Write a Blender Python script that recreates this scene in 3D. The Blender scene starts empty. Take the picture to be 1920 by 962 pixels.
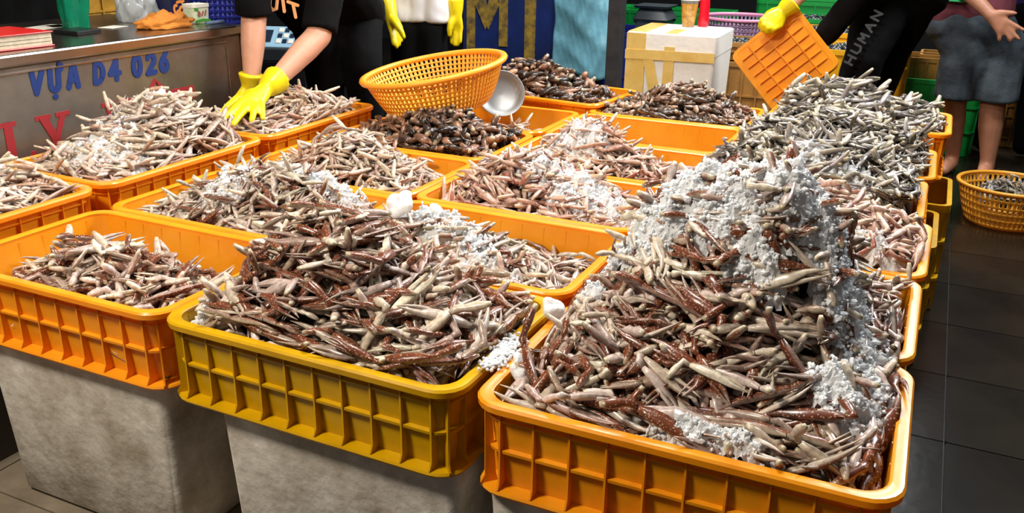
import bpy, bmesh, math, random
import numpy as np
from mathutils import Vector, Matrix, Euler

# ------------------------------------------------------------------ camera, world, lights, exposure
scene = bpy.context.scene
COL = scene.collection
CAM = np.array([.564, -1.047, 1.22])
CROT = np.array([[0.90476912, -0.16313972, 0.39341869],
                 [0.42556528, 0.30954808, -0.85033769],
                 [0.01694185, 0.93678462, 0.34949614]])
FPX = 1678.435
cd = bpy.data.cameras.new('camera')
cd.sensor_width = 36.0
cd.lens = 36.0 * FPX / 1920.0
cd.clip_start = 0.05
cam = bpy.data.objects.new('camera', cd)
COL.objects.link(cam)
m4 = Matrix([list(CROT[i]) + [CAM[i]] for i in range(3)] + [[0, 0, 0, 1]])
cam.matrix_world = m4
scene.camera = cam

w = bpy.data.worlds.new('world')
scene.world = w
w.use_nodes = True
w.node_tree.nodes['Background'].inputs['Color'].default_value = (1.0, 0.95, 0.88, 1)
w.node_tree.nodes['Background'].inputs['Strength'].default_value = 0.11

def area(name, loc, target, size, power, color, size_y=None):
    l = bpy.data.lights.new(name, 'AREA')
    l.energy = power
    l.color = color
    l.size = size
    if size_y:
        l.shape = 'RECTANGLE'
        l.size_y = size_y
    o = bpy.data.objects.new(name, l)
    COL.objects.link(o)
    o.location = loc
    d = Vector(target) - Vector(loc)
    o.rotation_euler = d.to_track_quat('-Z', 'Y').to_euler()
    return o
# hanging market lamps: cool-white ones over the back right of the stall, a warm one over the front left; plus added fills
area('ceiling_lamp_back', (1.1, 3.0, 2.7), (0.2, 1.2, .6), .7, 115, (0.95, 0.98, 1.0), .7)
area('ceiling_lamp_front', (-1.1, -1.1, 2.5), (-.5, .4, .5), .4, 72, (1.0, 0.90, 0.76), .4)
area('fill_middle', (-.3, 1.0, 2.9), (-.3, 1.0, .5), .6, 62, (1.0, 0.96, 0.90), .7)  # overhead fill light added above the middle of the stall
area('fill_rear', (-.8, 2.9, 2.8), (-.8, 3.2, .5), .7, 62, (1.0, 0.98, 0.95), .7)  # unseen fill added to brighten the tarpaulin, foam box and people behind
area('ceiling_lamp_far', (0.0, 5.6, 2.9), (-.2, 5.0, .4), 1.4, 110, (0.95, 1.0, 1.0), 1.0)

vs = scene.view_settings
vs.view_transform = 'Standard'
vs.look = 'None'
vs.gamma = 1.0
vs.use_curve_mapping = False
vs.exposure = 0.0

# ------------------------------------------------------------------ helpers
rng = np.random.default_rng(7)
random.seed(7)

def at(px, py, Y):
    """world point seen at a photo position and lying at distance Y along the stall"""
    q = CROT @ np.array([px - 960., -(py - 481.), -FPX])
    return Vector(CAM + q * (Y - CAM[1]) / q[1])
def atz(px, py, z):
    q = CROT @ np.array([px - 960., -(py - 481.), -FPX])
    return Vector(CAM + q * (z - CAM[2]) / q[2])

def lin(r, g=None, b=None):
    if g is None:
        r, g, b = r
    return tuple(((c / 255.) / 12.92 if c / 255. <= .04045 else ((c / 255. + .055) / 1.055) ** 2.4) for c in (r, g, b))

def tag(o, label=None, cat=None, group=None, kind=None):
    if label: o['label'] = label
    if cat: o['category'] = cat
    if group: o['group'] = group
    if kind: o['kind'] = kind
    return o

def empty(name, loc=(0, 0, 0), rz=0, parent=None):
    o = bpy.data.objects.new(name, None)
    o.empty_display_size = .05
    COL.objects.link(o)
    o.location = loc
    o.rotation_euler = (0, 0, rz)
    if parent: o.parent = parent
    return o

def link(name, me, mat=None, parent=None):
    o = bpy.data.objects.new(name, me)
    COL.objects.link(o)
    if mat is not None:
        if len(me.materials) == 0: me.materials.append(mat)
    if parent: o.parent = parent
    return o

def copy_tree(o, parent=None):
    c = o.copy()
    COL.objects.link(c)
    c.parent = parent
    for ch in list(o.children):
        copy_tree(ch, c)
    return c

class MB:
    """collects vertices and faces of one mesh"""
    def __init__(s): s.v = []; s.f = []
    def add(s, vs_, fs_):
        n = len(s.v); s.v += [tuple(p) for p in vs_]; s.f += [tuple(i + n for i in f) for f in fs_]
        return s
    def box(s, c, d, rot=None, taper=1.0):
        x, y, z = d[0] / 2, d[1] / 2, d[2] / 2
        P = [Vector((sx * x * (taper if sz < 0 else 1), sy * y * (taper if sz < 0 else 1), sz * z)) for sz in (-1, 1) for sy in (-1, 1) for sx in (-1, 1)]
        if rot is not None: P = [rot @ p for p in P]
        P = [p + Vector(c) for p in P]
        return s.add(P, [(0, 2, 3, 1), (4, 5, 7, 6), (0, 1, 5, 4), (2, 6, 7, 3), (0, 4, 6, 2), (1, 3, 7, 5)])
    def tube(s, path, rad, n=8, cap=True, flat=1.0, up=(0, 0, 1)):
        path = [Vector(p) for p in path]
        if not hasattr(rad, '__len__'): rad = [rad] * len(path)
        k = len(path); base = len(s.v)
        for i, p in enumerate(path):
            t = (path[min(i + 1, k - 1)] - path[max(i - 1, 0)])
            t = t.normalized() if t.length > 1e-9 else Vector((0, 0, 1))
            u = Vector(up).cross(t)
            if u.length < 1e-3: u = Vector((1, 0, 0)).cross(t)
            u.normalize(); q = t.cross(u)
            for j in range(n):
                a = 2 * math.pi * j / n
                s.v.append(tuple(p + u * math.cos(a) * rad[i] + q * math.sin(a) * rad[i] * flat))
        for i in range(k - 1):
            for j in range(n):
                a = base + i * n + j; b = base + i * n + (j + 1) % n
                s.f.append((a, b, b + n, a + n))
        if cap:
            s.f.append(tuple(base + j for j in reversed(range(n))))
            s.f.append(tuple(base + (k - 1) * n + j for j in range(n)))
        return s
    def lathe(s, prof, n=24, c=(0, 0, 0), cap0=False, cap1=False):
        base = len(s.v)
        for r, z in prof:
            for j in range(n):
                a = 2 * math.pi * j / n
                s.v.append((c[0] + r * math.cos(a), c[1] + r * math.sin(a), c[2] + z))
        for i in range(len(prof) - 1):
            for j in range(n):
                a = base + i * n + j; b = base + i * n + (j + 1) % n
                s.f.append((a, b, b + n, a + n))
        if cap0: s.f.append(tuple(base + j for j in reversed(range(n))))
        if cap1: s.f.append(tuple(base + (len(prof) - 1) * n + j for j in range(n)))
        return s
    def loops(s, L, close=False, cap0=False, cap1=False):
        n = len(L[0]); base = len(s.v)
        for l in L: s.v += [tuple(p) for p in l]
        K = len(L)
        for i in range(K if close else K - 1):
            for j in range(n):
                a = base + i * n + j; b = base + i * n + (j + 1) % n
                i2 = (i + 1) % K
                c = base + i2 * n + (j + 1) % n; d = base + i2 * n + j
                s.f.append((a, b, c, d))
        if cap0: s.f.append(tuple(base + j for j in reversed(range(n))))
        if cap1: s.f.append(tuple(base + (K - 1) * n + j for j in range(n)))
        return s
    def mesh(s, name, smooth=False, bevel=0):
        me = bpy.data.meshes.new(name)
        me.from_pydata(s.v, [], s.f)
        if smooth:
            me.polygons.foreach_set('use_smooth', [True] * len(me.polygons))
        me.update()
        return me
    def build(s, name, mat, parent=None, smooth=False, loc=None, rot=None, bevel=0, angle=None):
        me = s.mesh(name, smooth)
        o = link(name, me, mat, parent)
        if loc is not None: o.location = loc
        if rot is not None: o.rotation_euler = rot
        if bevel:
            b = o.modifiers.new('b', 'BEVEL'); b.width = bevel; b.segments = 2; b.limit_method = 'ANGLE'
        if angle is not None:
            me.set_sharp_from_angle(angle=angle)
        return o

def rrect(w_, d_, r, z, n=5):
    pts = []
    for cx, cy, a0 in ((1, 1, 0), (-1, 1, 90), (-1, -1, 180), (1, -1, 270)):
        for k in range(n + 1):
            a = math.radians(a0 + 90. * k / n)
            pts.append((cx * (w_ / 2 - r) + r * math.cos(a), cy * (d_ / 2 - r) + r * math.sin(a), z))
    return pts

# ------------------------------------------------------------------ materials
def nodes_of(name):
    m = bpy.data.materials.new(name)
    m.use_nodes = True
    nt = m.node_tree
    return m, nt, nt.nodes['Principled BSDF']

def mat(name, rgb, rough=.5, metal=0., noise=0., nscale=8., rgb2=None, bump=0., bscale=40., spec=.5, trans=0., coat=0., sss=0., alpha=1., transl=0., emit=None):
    m, nt, b = nodes_of(name)
    N, L = nt.nodes, nt.links
    c = lin(rgb)
    b.inputs['Base Color'].default_value = (*c, 1)
    b.inputs['Roughness'].default_value = rough
    b.inputs['Metallic'].default_value = metal
    b.inputs['Specular IOR Level'].default_value = spec
    b.inputs['Transmission Weight'].default_value = trans
    b.inputs['Coat Weight'].default_value = coat
    b.inputs['Coat Roughness'].default_value = .12
    if sss:
        b.inputs['Subsurface Weight'].default_value = sss
        b.inputs['Subsurface Radius'].default_value = (.02, .02, .02)
        b.inputs['Subsurface Scale'].default_value = .4
    b.inputs['Alpha'].default_value = alpha
    if emit:
        b.inputs['Emission Color'].default_value = (*lin(emit[0]), 1); b.inputs['Emission Strength'].default_value = emit[1]
    tc = N.new('ShaderNodeTexCoord')
    colout = None
    if noise or rgb2:
        n = N.new('ShaderNodeTexNoise'); n.inputs['Scale'].default_value = nscale; n.inputs['Detail'].default_value = 6
        n.inputs['Roughness'].default_value = .65
        L.new(tc.outputs['Object'], n.inputs['Vector'])
        r = N.new('ShaderNodeValToRGB')
        r.color_ramp.elements[0].position = .36; r.color_ramp.elements[1].position = .64
        c2 = lin(rgb2) if rgb2 else tuple(x * (1 - noise) for x in c)
        r.color_ramp.elements[0].color = (*c2, 1); r.color_ramp.elements[1].color = (*c, 1)
        L.new(n.outputs['Fac'], r.inputs['Fac'])
        L.new(r.outputs['Color'], b.inputs['Base Color'])
        colout = r.outputs['Color']
    if bump:
        n2 = N.new('ShaderNodeTexNoise'); n2.inputs['Scale'].default_value = bscale; n2.inputs['Detail'].default_value = 5
        L.new(tc.outputs['Object'], n2.inputs['Vector'])
        bp = N.new('ShaderNodeBump'); bp.inputs['Strength'].default_value = bump; bp.inputs['Distance'].default_value = .01
        L.new(n2.outputs['Fac'], bp.inputs['Height']); L.new(bp.outputs['Normal'], b.inputs['Normal'])
    if transl:
        t = N.new('ShaderNodeBsdfTranslucent'); t.inputs['Color'].default_value = (*c, 1)
        if colout: L.new(colout, t.inputs['Color'])
        mx = N.new('ShaderNodeMixShader'); mx.inputs['Fac'].default_value = transl
        L.new(b.outputs['BSDF'], mx.inputs[1]); L.new(t.outputs['BSDF'], mx.inputs[2])
        L.new(mx.outputs['Shader'], N['Material Output'].inputs['Surface'])
    return m

def claw_material():
    m, nt, b = nodes_of('crab_shell')
    N, L = nt.nodes, nt.links
    a = N.new('ShaderNodeAttribute'); a.attribute_name = 'Col'
    tc = N.new('ShaderNodeTexCoord')
    n = N.new('ShaderNodeTexNoise'); n.inputs['Scale'].default_value = 120; n.inputs['Detail'].default_value = 4
    L.new(tc.outputs['Object'], n.inputs['Vector'])
    mr = N.new('ShaderNodeMapRange'); mr.inputs[1].default_value = .3; mr.inputs[2].default_value = .7; mr.inputs[3].default_value = .62; mr.inputs[4].default_value = 1.15
    L.new(n.outputs['Fac'], mr.inputs[0])
    mu = N.new('ShaderNodeMix'); mu.data_type = 'RGBA'; mu.blend_type = 'MULTIPLY'; mu.inputs['Factor'].default_value = 1
    L.new(a.outputs['Color'], mu.inputs['A']); L.new(mr.outputs[0], mu.inputs['B'])
    v = N.new('ShaderNodeTexVoronoi'); v.inputs['Scale'].default_value = 260
    L.new(tc.outputs['Object'], v.inputs['Vector'])
    lt = N.new('ShaderNodeMath'); lt.operation = 'LESS_THAN'; lt.inputs[1].default_value = .3
    L.new(v.outputs['Distance'], lt.inputs[0])
    ml = N.new('ShaderNodeMath'); ml.operation = 'MULTIPLY'
    L.new(lt.outputs[0], ml.inputs[0]); L.new(a.outputs['Alpha'], ml.inputs[1])
    ml2 = N.new('ShaderNodeMath'); ml2.operation = 'MULTIPLY'; ml2.inputs[1].default_value = .55
    L.new(ml.outputs[0], ml2.inputs[0])
    sp = N.new('ShaderNodeMix'); sp.data_type = 'RGBA'
    L.new(ml2.outputs[0], sp.inputs['Factor']); L.new(mu.outputs['Result'], sp.inputs['A'])
    sp.inputs['B'].default_value = (*lin(205, 180, 150), 1)
    L.new(sp.outputs['Result'], b.inputs['Base Color'])
    b.inputs['Roughness'].default_value = .32
    b.inputs['Specular IOR Level'].default_value = .45
    b.inputs['Coat Weight'].default_value = .25; b.inputs['Coat Roughness'].default_value = .15
    bp = N.new('ShaderNodeBump'); bp.inputs['Strength'].default_value = .25; bp.inputs['Distance'].default_value = .002
    L.new(n.outputs['Fac'], bp.inputs['Height']); L.new(bp.outputs['Normal'], b.inputs['Normal'])
    return m
M = {}
M['claw'] = claw_material()

def crate_mat(name, rgb, dirt):
    return mat(name, rgb, rough=.3, rgb2=dirt, nscale=9, spec=.5, transl=.22, bump=.03, bscale=60, coat=.15)
M['orange'] = crate_mat('orange_plastic', (255, 172, 34), (250, 158, 24))
M['amber'] = crate_mat('amber_plastic', (250, 168, 24), (236, 148, 14))
M['yellow'] = crate_mat('yellow_plastic', (226, 176, 4), (206, 158, 0))
M['foam'] = mat('dirty_styrofoam', (230, 224, 214), rough=.85, rgb2=(172, 160, 143), nscale=8, bump=.35, bscale=30)
M['ice'] = mat('crushed_ice', (246, 248, 250), rough=.25, spec=.6, transl=.3, bump=.3, bscale=350)
M['ice_clear'] = mat('clear_ice', (235, 243, 250), rough=.15, spec=.6, trans=.55, transl=.2)

# ------------------------------------------------------------------ floor
M['tile'] = mat('wet_floor_tile', (34, 29, 22), rough=.2, rgb2=(20, 17, 13), nscale=2.2, bump=.05, bscale=25, spec=.12)
M['grout'] = mat('floor_grout', (22, 20, 18), rough=.6)
M['floor_far'] = mat('wet_dark_floor', (36, 33, 29), rough=.26, rgb2=(22, 20, 18), nscale=1.5, spec=.6)
fl = MB(); fl.add([(-8, -3, -.012), (7, -3, -.012), (7, 14, -.012), (-8, 14, -.012)], [(0, 1, 2, 3)])
floor = tag(fl.build('floor', M['grout']), 'dark wet tiled market floor', kind='structure')
tm = MB(); tm.loops([rrect(.396, .396, .004, -.012, 1), rrect(.396, .396, .004, -.0003, 1), rrect(.3955, .3955, .004, 0, 1)], cap1=True)
tme = tm.mesh('tile'); tme2 = tme.copy(); tme.materials.append(M['tile'])
M['lit_tile'] = mat('lit_beige_tile', (138, 126, 108), rough=.5, rgb2=(108, 97, 82), nscale=5)  # paler copy of the floor tile, light on the floor put into its colour
tme2.materials.append(M['lit_tile'])
TX0, TY0 = .74, 1.212
for i in range(-7, 6):
    for j in range(-5, 14):
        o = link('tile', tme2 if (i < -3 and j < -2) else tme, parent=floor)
        o.location = (TX0 + .4 * (i + .5), TY0 + .4 * (j + .5), 0)
def far_floor(x0, x1, y0, y1):
    b = MB(); b.box(((x0 + x1) / 2, (y0 + y1) / 2, -.006), (x1 - x0, y1 - y0, .012)); return b
xa, xb, ya, yb = TX0 - 2.8, TX0 + 2.4, TY0 - 2.0, TY0 + 5.6
for nm, a in (('floor_strip', (-8, xa, -3, 14)), ('floor_strip', (xb, 7, -3, 14)), ('floor_strip', (xa, xb, yb, 14)), ('floor_strip', (xa, xb, -3, ya))):
    far_floor(*a).build(nm, M['floor_far'], floor)

M['wall'] = mat('dark_market_wall', (26, 26, 28), rough=.9, noise=.4, nscale=2)
b = MB(); b.box((-.5, 9.05, 1.6), (9.1, .1, 3.2)); tag(b.build('wall_back', M['wall']), 'dark market wall far behind', kind='structure')
b = MB(); b.box((-5.05, 3, 1.6), (.1, 12, 3.2)); tag(b.build('wall_left', M['wall']), 'dark market wall on the left', kind='structure')
b = MB(); b.box((4.05, 3, 1.6), (.1, 12, 3.2)); tag(b.build('wall_right', M['wall']), 'dark market wall on the right', kind='structure')

# ------------------------------------------------------------------ crates
CW, CD_, CH = .61, .42, .16
def crate_meshes(mats_):
    """meshes of one crate centred on its base"""
    W_, D_, H_ = CW, CD_, CH
    def ring(inset, z, r=.05): return rrect(W_ - 2 * inset, D_ - 2 * inset, max(r - inset * .5, .012), z, 5)
    body = MB().loops([ring(.030, .001), ring(.0165, H_ - .012), ring(.021, H_ - .008), ring(.034, .007)], cap0=True, cap1=True)
    rim = MB().loops([ring(.001, H_ - .014), ring(0, H_ - .004), ring(.003, H_), ring(.016, H_ + .001), ring(.021, H_ - .002), ring(.0195, H_ - .014)], close=True)
    flange = MB().loops([ring(.006, 0), ring(.004, .004), ring(.006, .008), ring(.031, .010), ring(.031, 0)], close=True)
    band = MB().loops([ring(.0265, .070), ring(.015, .072), ring(.0145, .077), ring(.026, .079)], close=True)
    lip = MB().loops([ring(.0195, .126), ring(.0135, .127), ring(.0133, .130), ring(.0190, .131)], close=True)
    rib = MB()   # fin along local z, outward +x at x=0 wall
    t = .0022
    prof = [(-.030, .002, .022), (-.030, .010, .024), (-.027, .022, .014), (-.0235, .07, .0105), (-.0185, H_ - .012, .0065)]
    L = []
    for x, z, dep in prof:
        L.append([(x - .004, -t, z), (x + dep, -t * .7, z), (x + dep, t * .7, z), (x - .004, t, z)])
    rib.loops(L, cap0=True, cap1=True)
    out = {}
    for n, b in (('body', body), ('rim', rim), ('base_flange', flange), ('band', band), ('lip', lip), ('rib', rib)):
        out[n] = b.mesh(n, smooth=True)
        out[n].set_sharp_from_angle(angle=math.radians(38))
    return out
RIBX = [-.255, -.2, -.143, -.086, -.029, .029, .086, .143, .2, .255]
RIBY = [-.15, -.09, -.03, .03, .09, .15]
def rib_places():
    P = []
    for x in RIBX: P += [((x, -CD_ / 2, 0), -90), ((x, CD_ / 2, 0), 90)]
    for y in RIBY: P += [((CW / 2, y, 0), 0), ((-CW / 2, y, 0), 180)]
    for sx in (-1, 1):
        for sy in (-1, 1):
            P.append(((sx * (CW / 2 - .0125), sy * (CD_ / 2 - .0125), 0), math.degrees(math.atan2(sy, sx))))
    return P
BASE = crate_meshes(None)
CM = {}
def mesh_in(matname, part):
    k = (matname, part)
    if k not in CM:
        me = BASE[part].copy(); me.materials.append(M[matname]); CM[k] = me
    return CM[k]
def joined_ribs(matname):
    k = (matname, 'ribs')
    if k not in CM:
        b = MB(); src = BASE['rib']
        for loc, a in rib_places():
            mm = Matrix.Translation(loc) @ Matrix.Rotation(math.radians(a), 4, 'Z')
            b.add([mm @ v.co for v in src.vertices], [tuple(p.vertices) for p in src.polygons])
        me = b.mesh('ribs', True); me.set_sharp_from_angle(angle=math.radians(38)); me.materials.append(M[matname]); CM[k] = me
    return CM[k]
def crate(x, y, z, matname, label, rz=0., detail=False, group='shallow plastic crates of crab claws on the stall'):
    """x,y centre, z base"""
    e = empty('plastic_crate', (x, y, z), rz)
    tag(e, label, 'crate', group)
    for p in ('body', 'rim', 'base_flange', 'band', 'lip'):
        link(p, mesh_in(matname, p), parent=e)
    if detail:
        for loc, a in rib_places():
            o = link('rib', mesh_in(matname, 'rib'), parent=e)
            o.location = loc; o.rotation_euler = (0, 0, math.radians(a))
    else:
        tag(link('ribs', joined_ribs(matname), parent=e), kind='stuff')
    return e
ZB = .39
CR = {}
def put(key, cx, cy, matname, label, rz=0., z=ZB, detail=False):
    CR[key] = crate(cx, cy, z, matname, label, rz, detail)
PU, PV = .617, .427
def cc(i, j): return (PU * i + PU / 2, PV * j + PV / 2)
lab = {
 'A': ('orange', 'orange crate at the left front, half full of pale claws, on a foam box'),
 'B': ('yellow', 'olive-yellow crate at the middle front, heaped with brown and white claws'),
 'C': ('amber', 'amber crate at the right front under the tallest icy heap'),
 'C2': ('amber', 'orange crate directly behind the front right crate, its right rim showing'),
 'B2': ('orange', 'orange crate behind the olive-yellow one, lumps of ice at its back corner'),
 'E': ('orange', 'orange crate behind the left front crate with an icy reddish heap'),
 'E2': ('orange', 'orange crate with mixed pale claws in front of the dark claws'),
 'E3': ('orange', 'orange crate of black-brown claws just in front of the colander'),
 'E4': ('orange', 'orange crate partly empty under the tilted colander'),
 'F': ('orange', 'orange crate of pink claws with clear ice at its right front corner'),
 'F2': ('orange', 'orange crate of pinkish claws, second behind the lumps of ice'),
 'F3': ('orange', 'nearly empty orange crate with a bare back wall in the middle'),
 'H': ('orange', 'orange crate of stubby brown claws in front of the taped foam box'),
 'C3': ('amber', 'orange crate of pink claws in the right column behind the icy heap'),
 'C4': ('amber', 'orange crate of grey claws in the right column behind the pink claws'),
 'C5': ('amber', 'orange crate of grey claws, second from the back in the right column'),
}
idx = {'A': (-2, 0), 'B': (-1, 0), 'C': (0, 0), 'C2': (0, 1), 'B2': (-1, 1), 'E': (-2, 1), 'E2': (-2, 2), 'E3': (-2, 3), 'E4': (-2, 4),
       'F': (-1, 2), 'F2': (-1, 3), 'F3': (-1, 4), 'H': (-1, 5), 'C3': (0, 2), 'C4': (0, 3), 'C5': (0, 4)}
jit = {'B': (-.004, -.006, -.6), 'C': (.004, -.004, .5), 'C4': (-.012, 0, 0), 'C5': (.004, .0, .5), 'C3': (.008, 0, -.6), 'F2': (.004, 0, .4)}
for k, (i, j) in idx.items():
    x, y = cc(i, j); a = jit.get(k, (0, 0, 0))
    put(k, x + a[0], y + a[1], lab[k][0], lab[k][1], math.radians(a[2]), detail=k in ('A', 'B', 'C'))
put('C6', .345, 2.40, 'orange', 'orange crate heaped with blue-grey claws at the back of the right column', 0, ZB + .04)
put('K', -.865, 2.42, 'orange', 'orange crate of dark claws at the back by the blue tarpaulin', math.radians(-7), ZB + .02)
LZ = ZB + .04
put('L1', -1.463, .150, 'orange', 'orange crate of pale claws cut off by the left edge', math.pi / 2, LZ, True)
put('L2', -1.463, .775, 'orange', 'orange crate of pale claws heaped below the red letters of the counter', math.pi / 2, LZ, True)
put('L3', -1.463, 1.392, 'orange', 'orange crate of pale claws under the yellow-gloved hands', math.pi / 2, LZ, True)

# supports
def foam_box(x0, x1, y0, y1, h, label):
    w_, d_ = x1 - x0, y1 - y0
    L = [rrect(w_ - .05, d_ - .05, .02, 0), rrect(w_ - .03, d_ - .03, .025, .012), rrect(w_ - .004, d_ - .004, .022, h - .04), rrect(w_, d_, .02, h - .006), rrect(w_ - .012, d_ - .012, .016, h)]
    o = MB().loops(L, cap0=True, cap1=True).build('styrofoam_box', M['foam'], smooth=True, loc=((x0 + x1) / 2, (y0 + y1) / 2, 0), angle=math.radians(40))
    return tag(o, label, 'foam box', 'foam boxes holding up the front crates')
foam_box(-1.165, -.655, .03, .42, ZB - .001, 'dirty white foam box under the left front crate')
foam_box(-.523, -.022, .03, .42, ZB - .001, 'dirty white foam box under the olive-yellow crate')
foam_box(.028, .55, .03, .42, ZB - .001, 'dirty white foam box under the front right crate')
M['board'] = mat('dark_board', (70, 62, 54), rough=.8, noise=.4)
b = MB(); b.box((-.33, 1.0, ZB - .016), (1.72, 1.10, .03)); b.box((-.33, 1.0, ZB - .2), (1.6, 1.06, .34), taper=.97)
b.box((-.54, 1.88, ZB - .016), (1.30, .64, .03)); b.box((-.54, 1.86, ZB - .2), (1.2, .62, .34), taper=.97)
tag(b.build('stall_platform', M['board']), 'dark low platform under the rear crates', 'platform')
b = MB(); b.box((-1.463, .77, LZ - .011), (.40, 1.84, .02)); b.box((-1.463, .77, LZ / 2 - .011), (.34, 1.7, LZ - .02))
tag(b.build('low_bench', M['board']), 'dark low bench under the row of crates along the counter', 'bench')
# ------------------------------------------------------------------ crab claws
def sweep(path, ra, rb, n, up=np.array([0, 0, 1.]), ridge=0.0, tip=False):
    """numpy tube along path; ra lateral radius, rb dorsal radius. returns V, T, dors(-1..1), s(0..1)"""
    path = np.asarray(path, float); k = len(path)
    tg = np.gradient(path, axis=0); tg /= np.linalg.norm(tg, axis=1)[:, None] + 1e-12
    sd = np.cross(up, tg); sd /= np.linalg.norm(sd, axis=1)[:, None] + 1e-12
    dn = np.cross(tg, sd)
    ang = 2 * np.pi * (np.arange(n) + .5) / n
    rm = 1 - ridge * (np.arange(n) % 2)
    V = path[:, None, :] + sd[:, None, :] * (np.cos(ang) * rm)[None, :, None] * np.asarray(ra)[:, None, None] + dn[:, None, :] * (np.sin(ang) * rm)[None, :, None] * np.asarray(rb)[:, None, None]
    V = V.reshape(-1, 3)
    T = []
    for i in range(k - 1):
        for j in range(n):
            a = i * n + j; b = i * n + (j + 1) % n
            T += [(a, b, b + n), (a, b + n, a + n)]
    for j in range(1, n - 1):
        T.append((0, j + 1, j)); e = (k - 1) * n; T.append((e, e + j, e + j + 1))
    dors = np.tile(np.sin(ang), k)
    s = np.repeat(np.linspace(0, 1, k), n)
    return V, np.array(T, np.int32), dors, s

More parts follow.
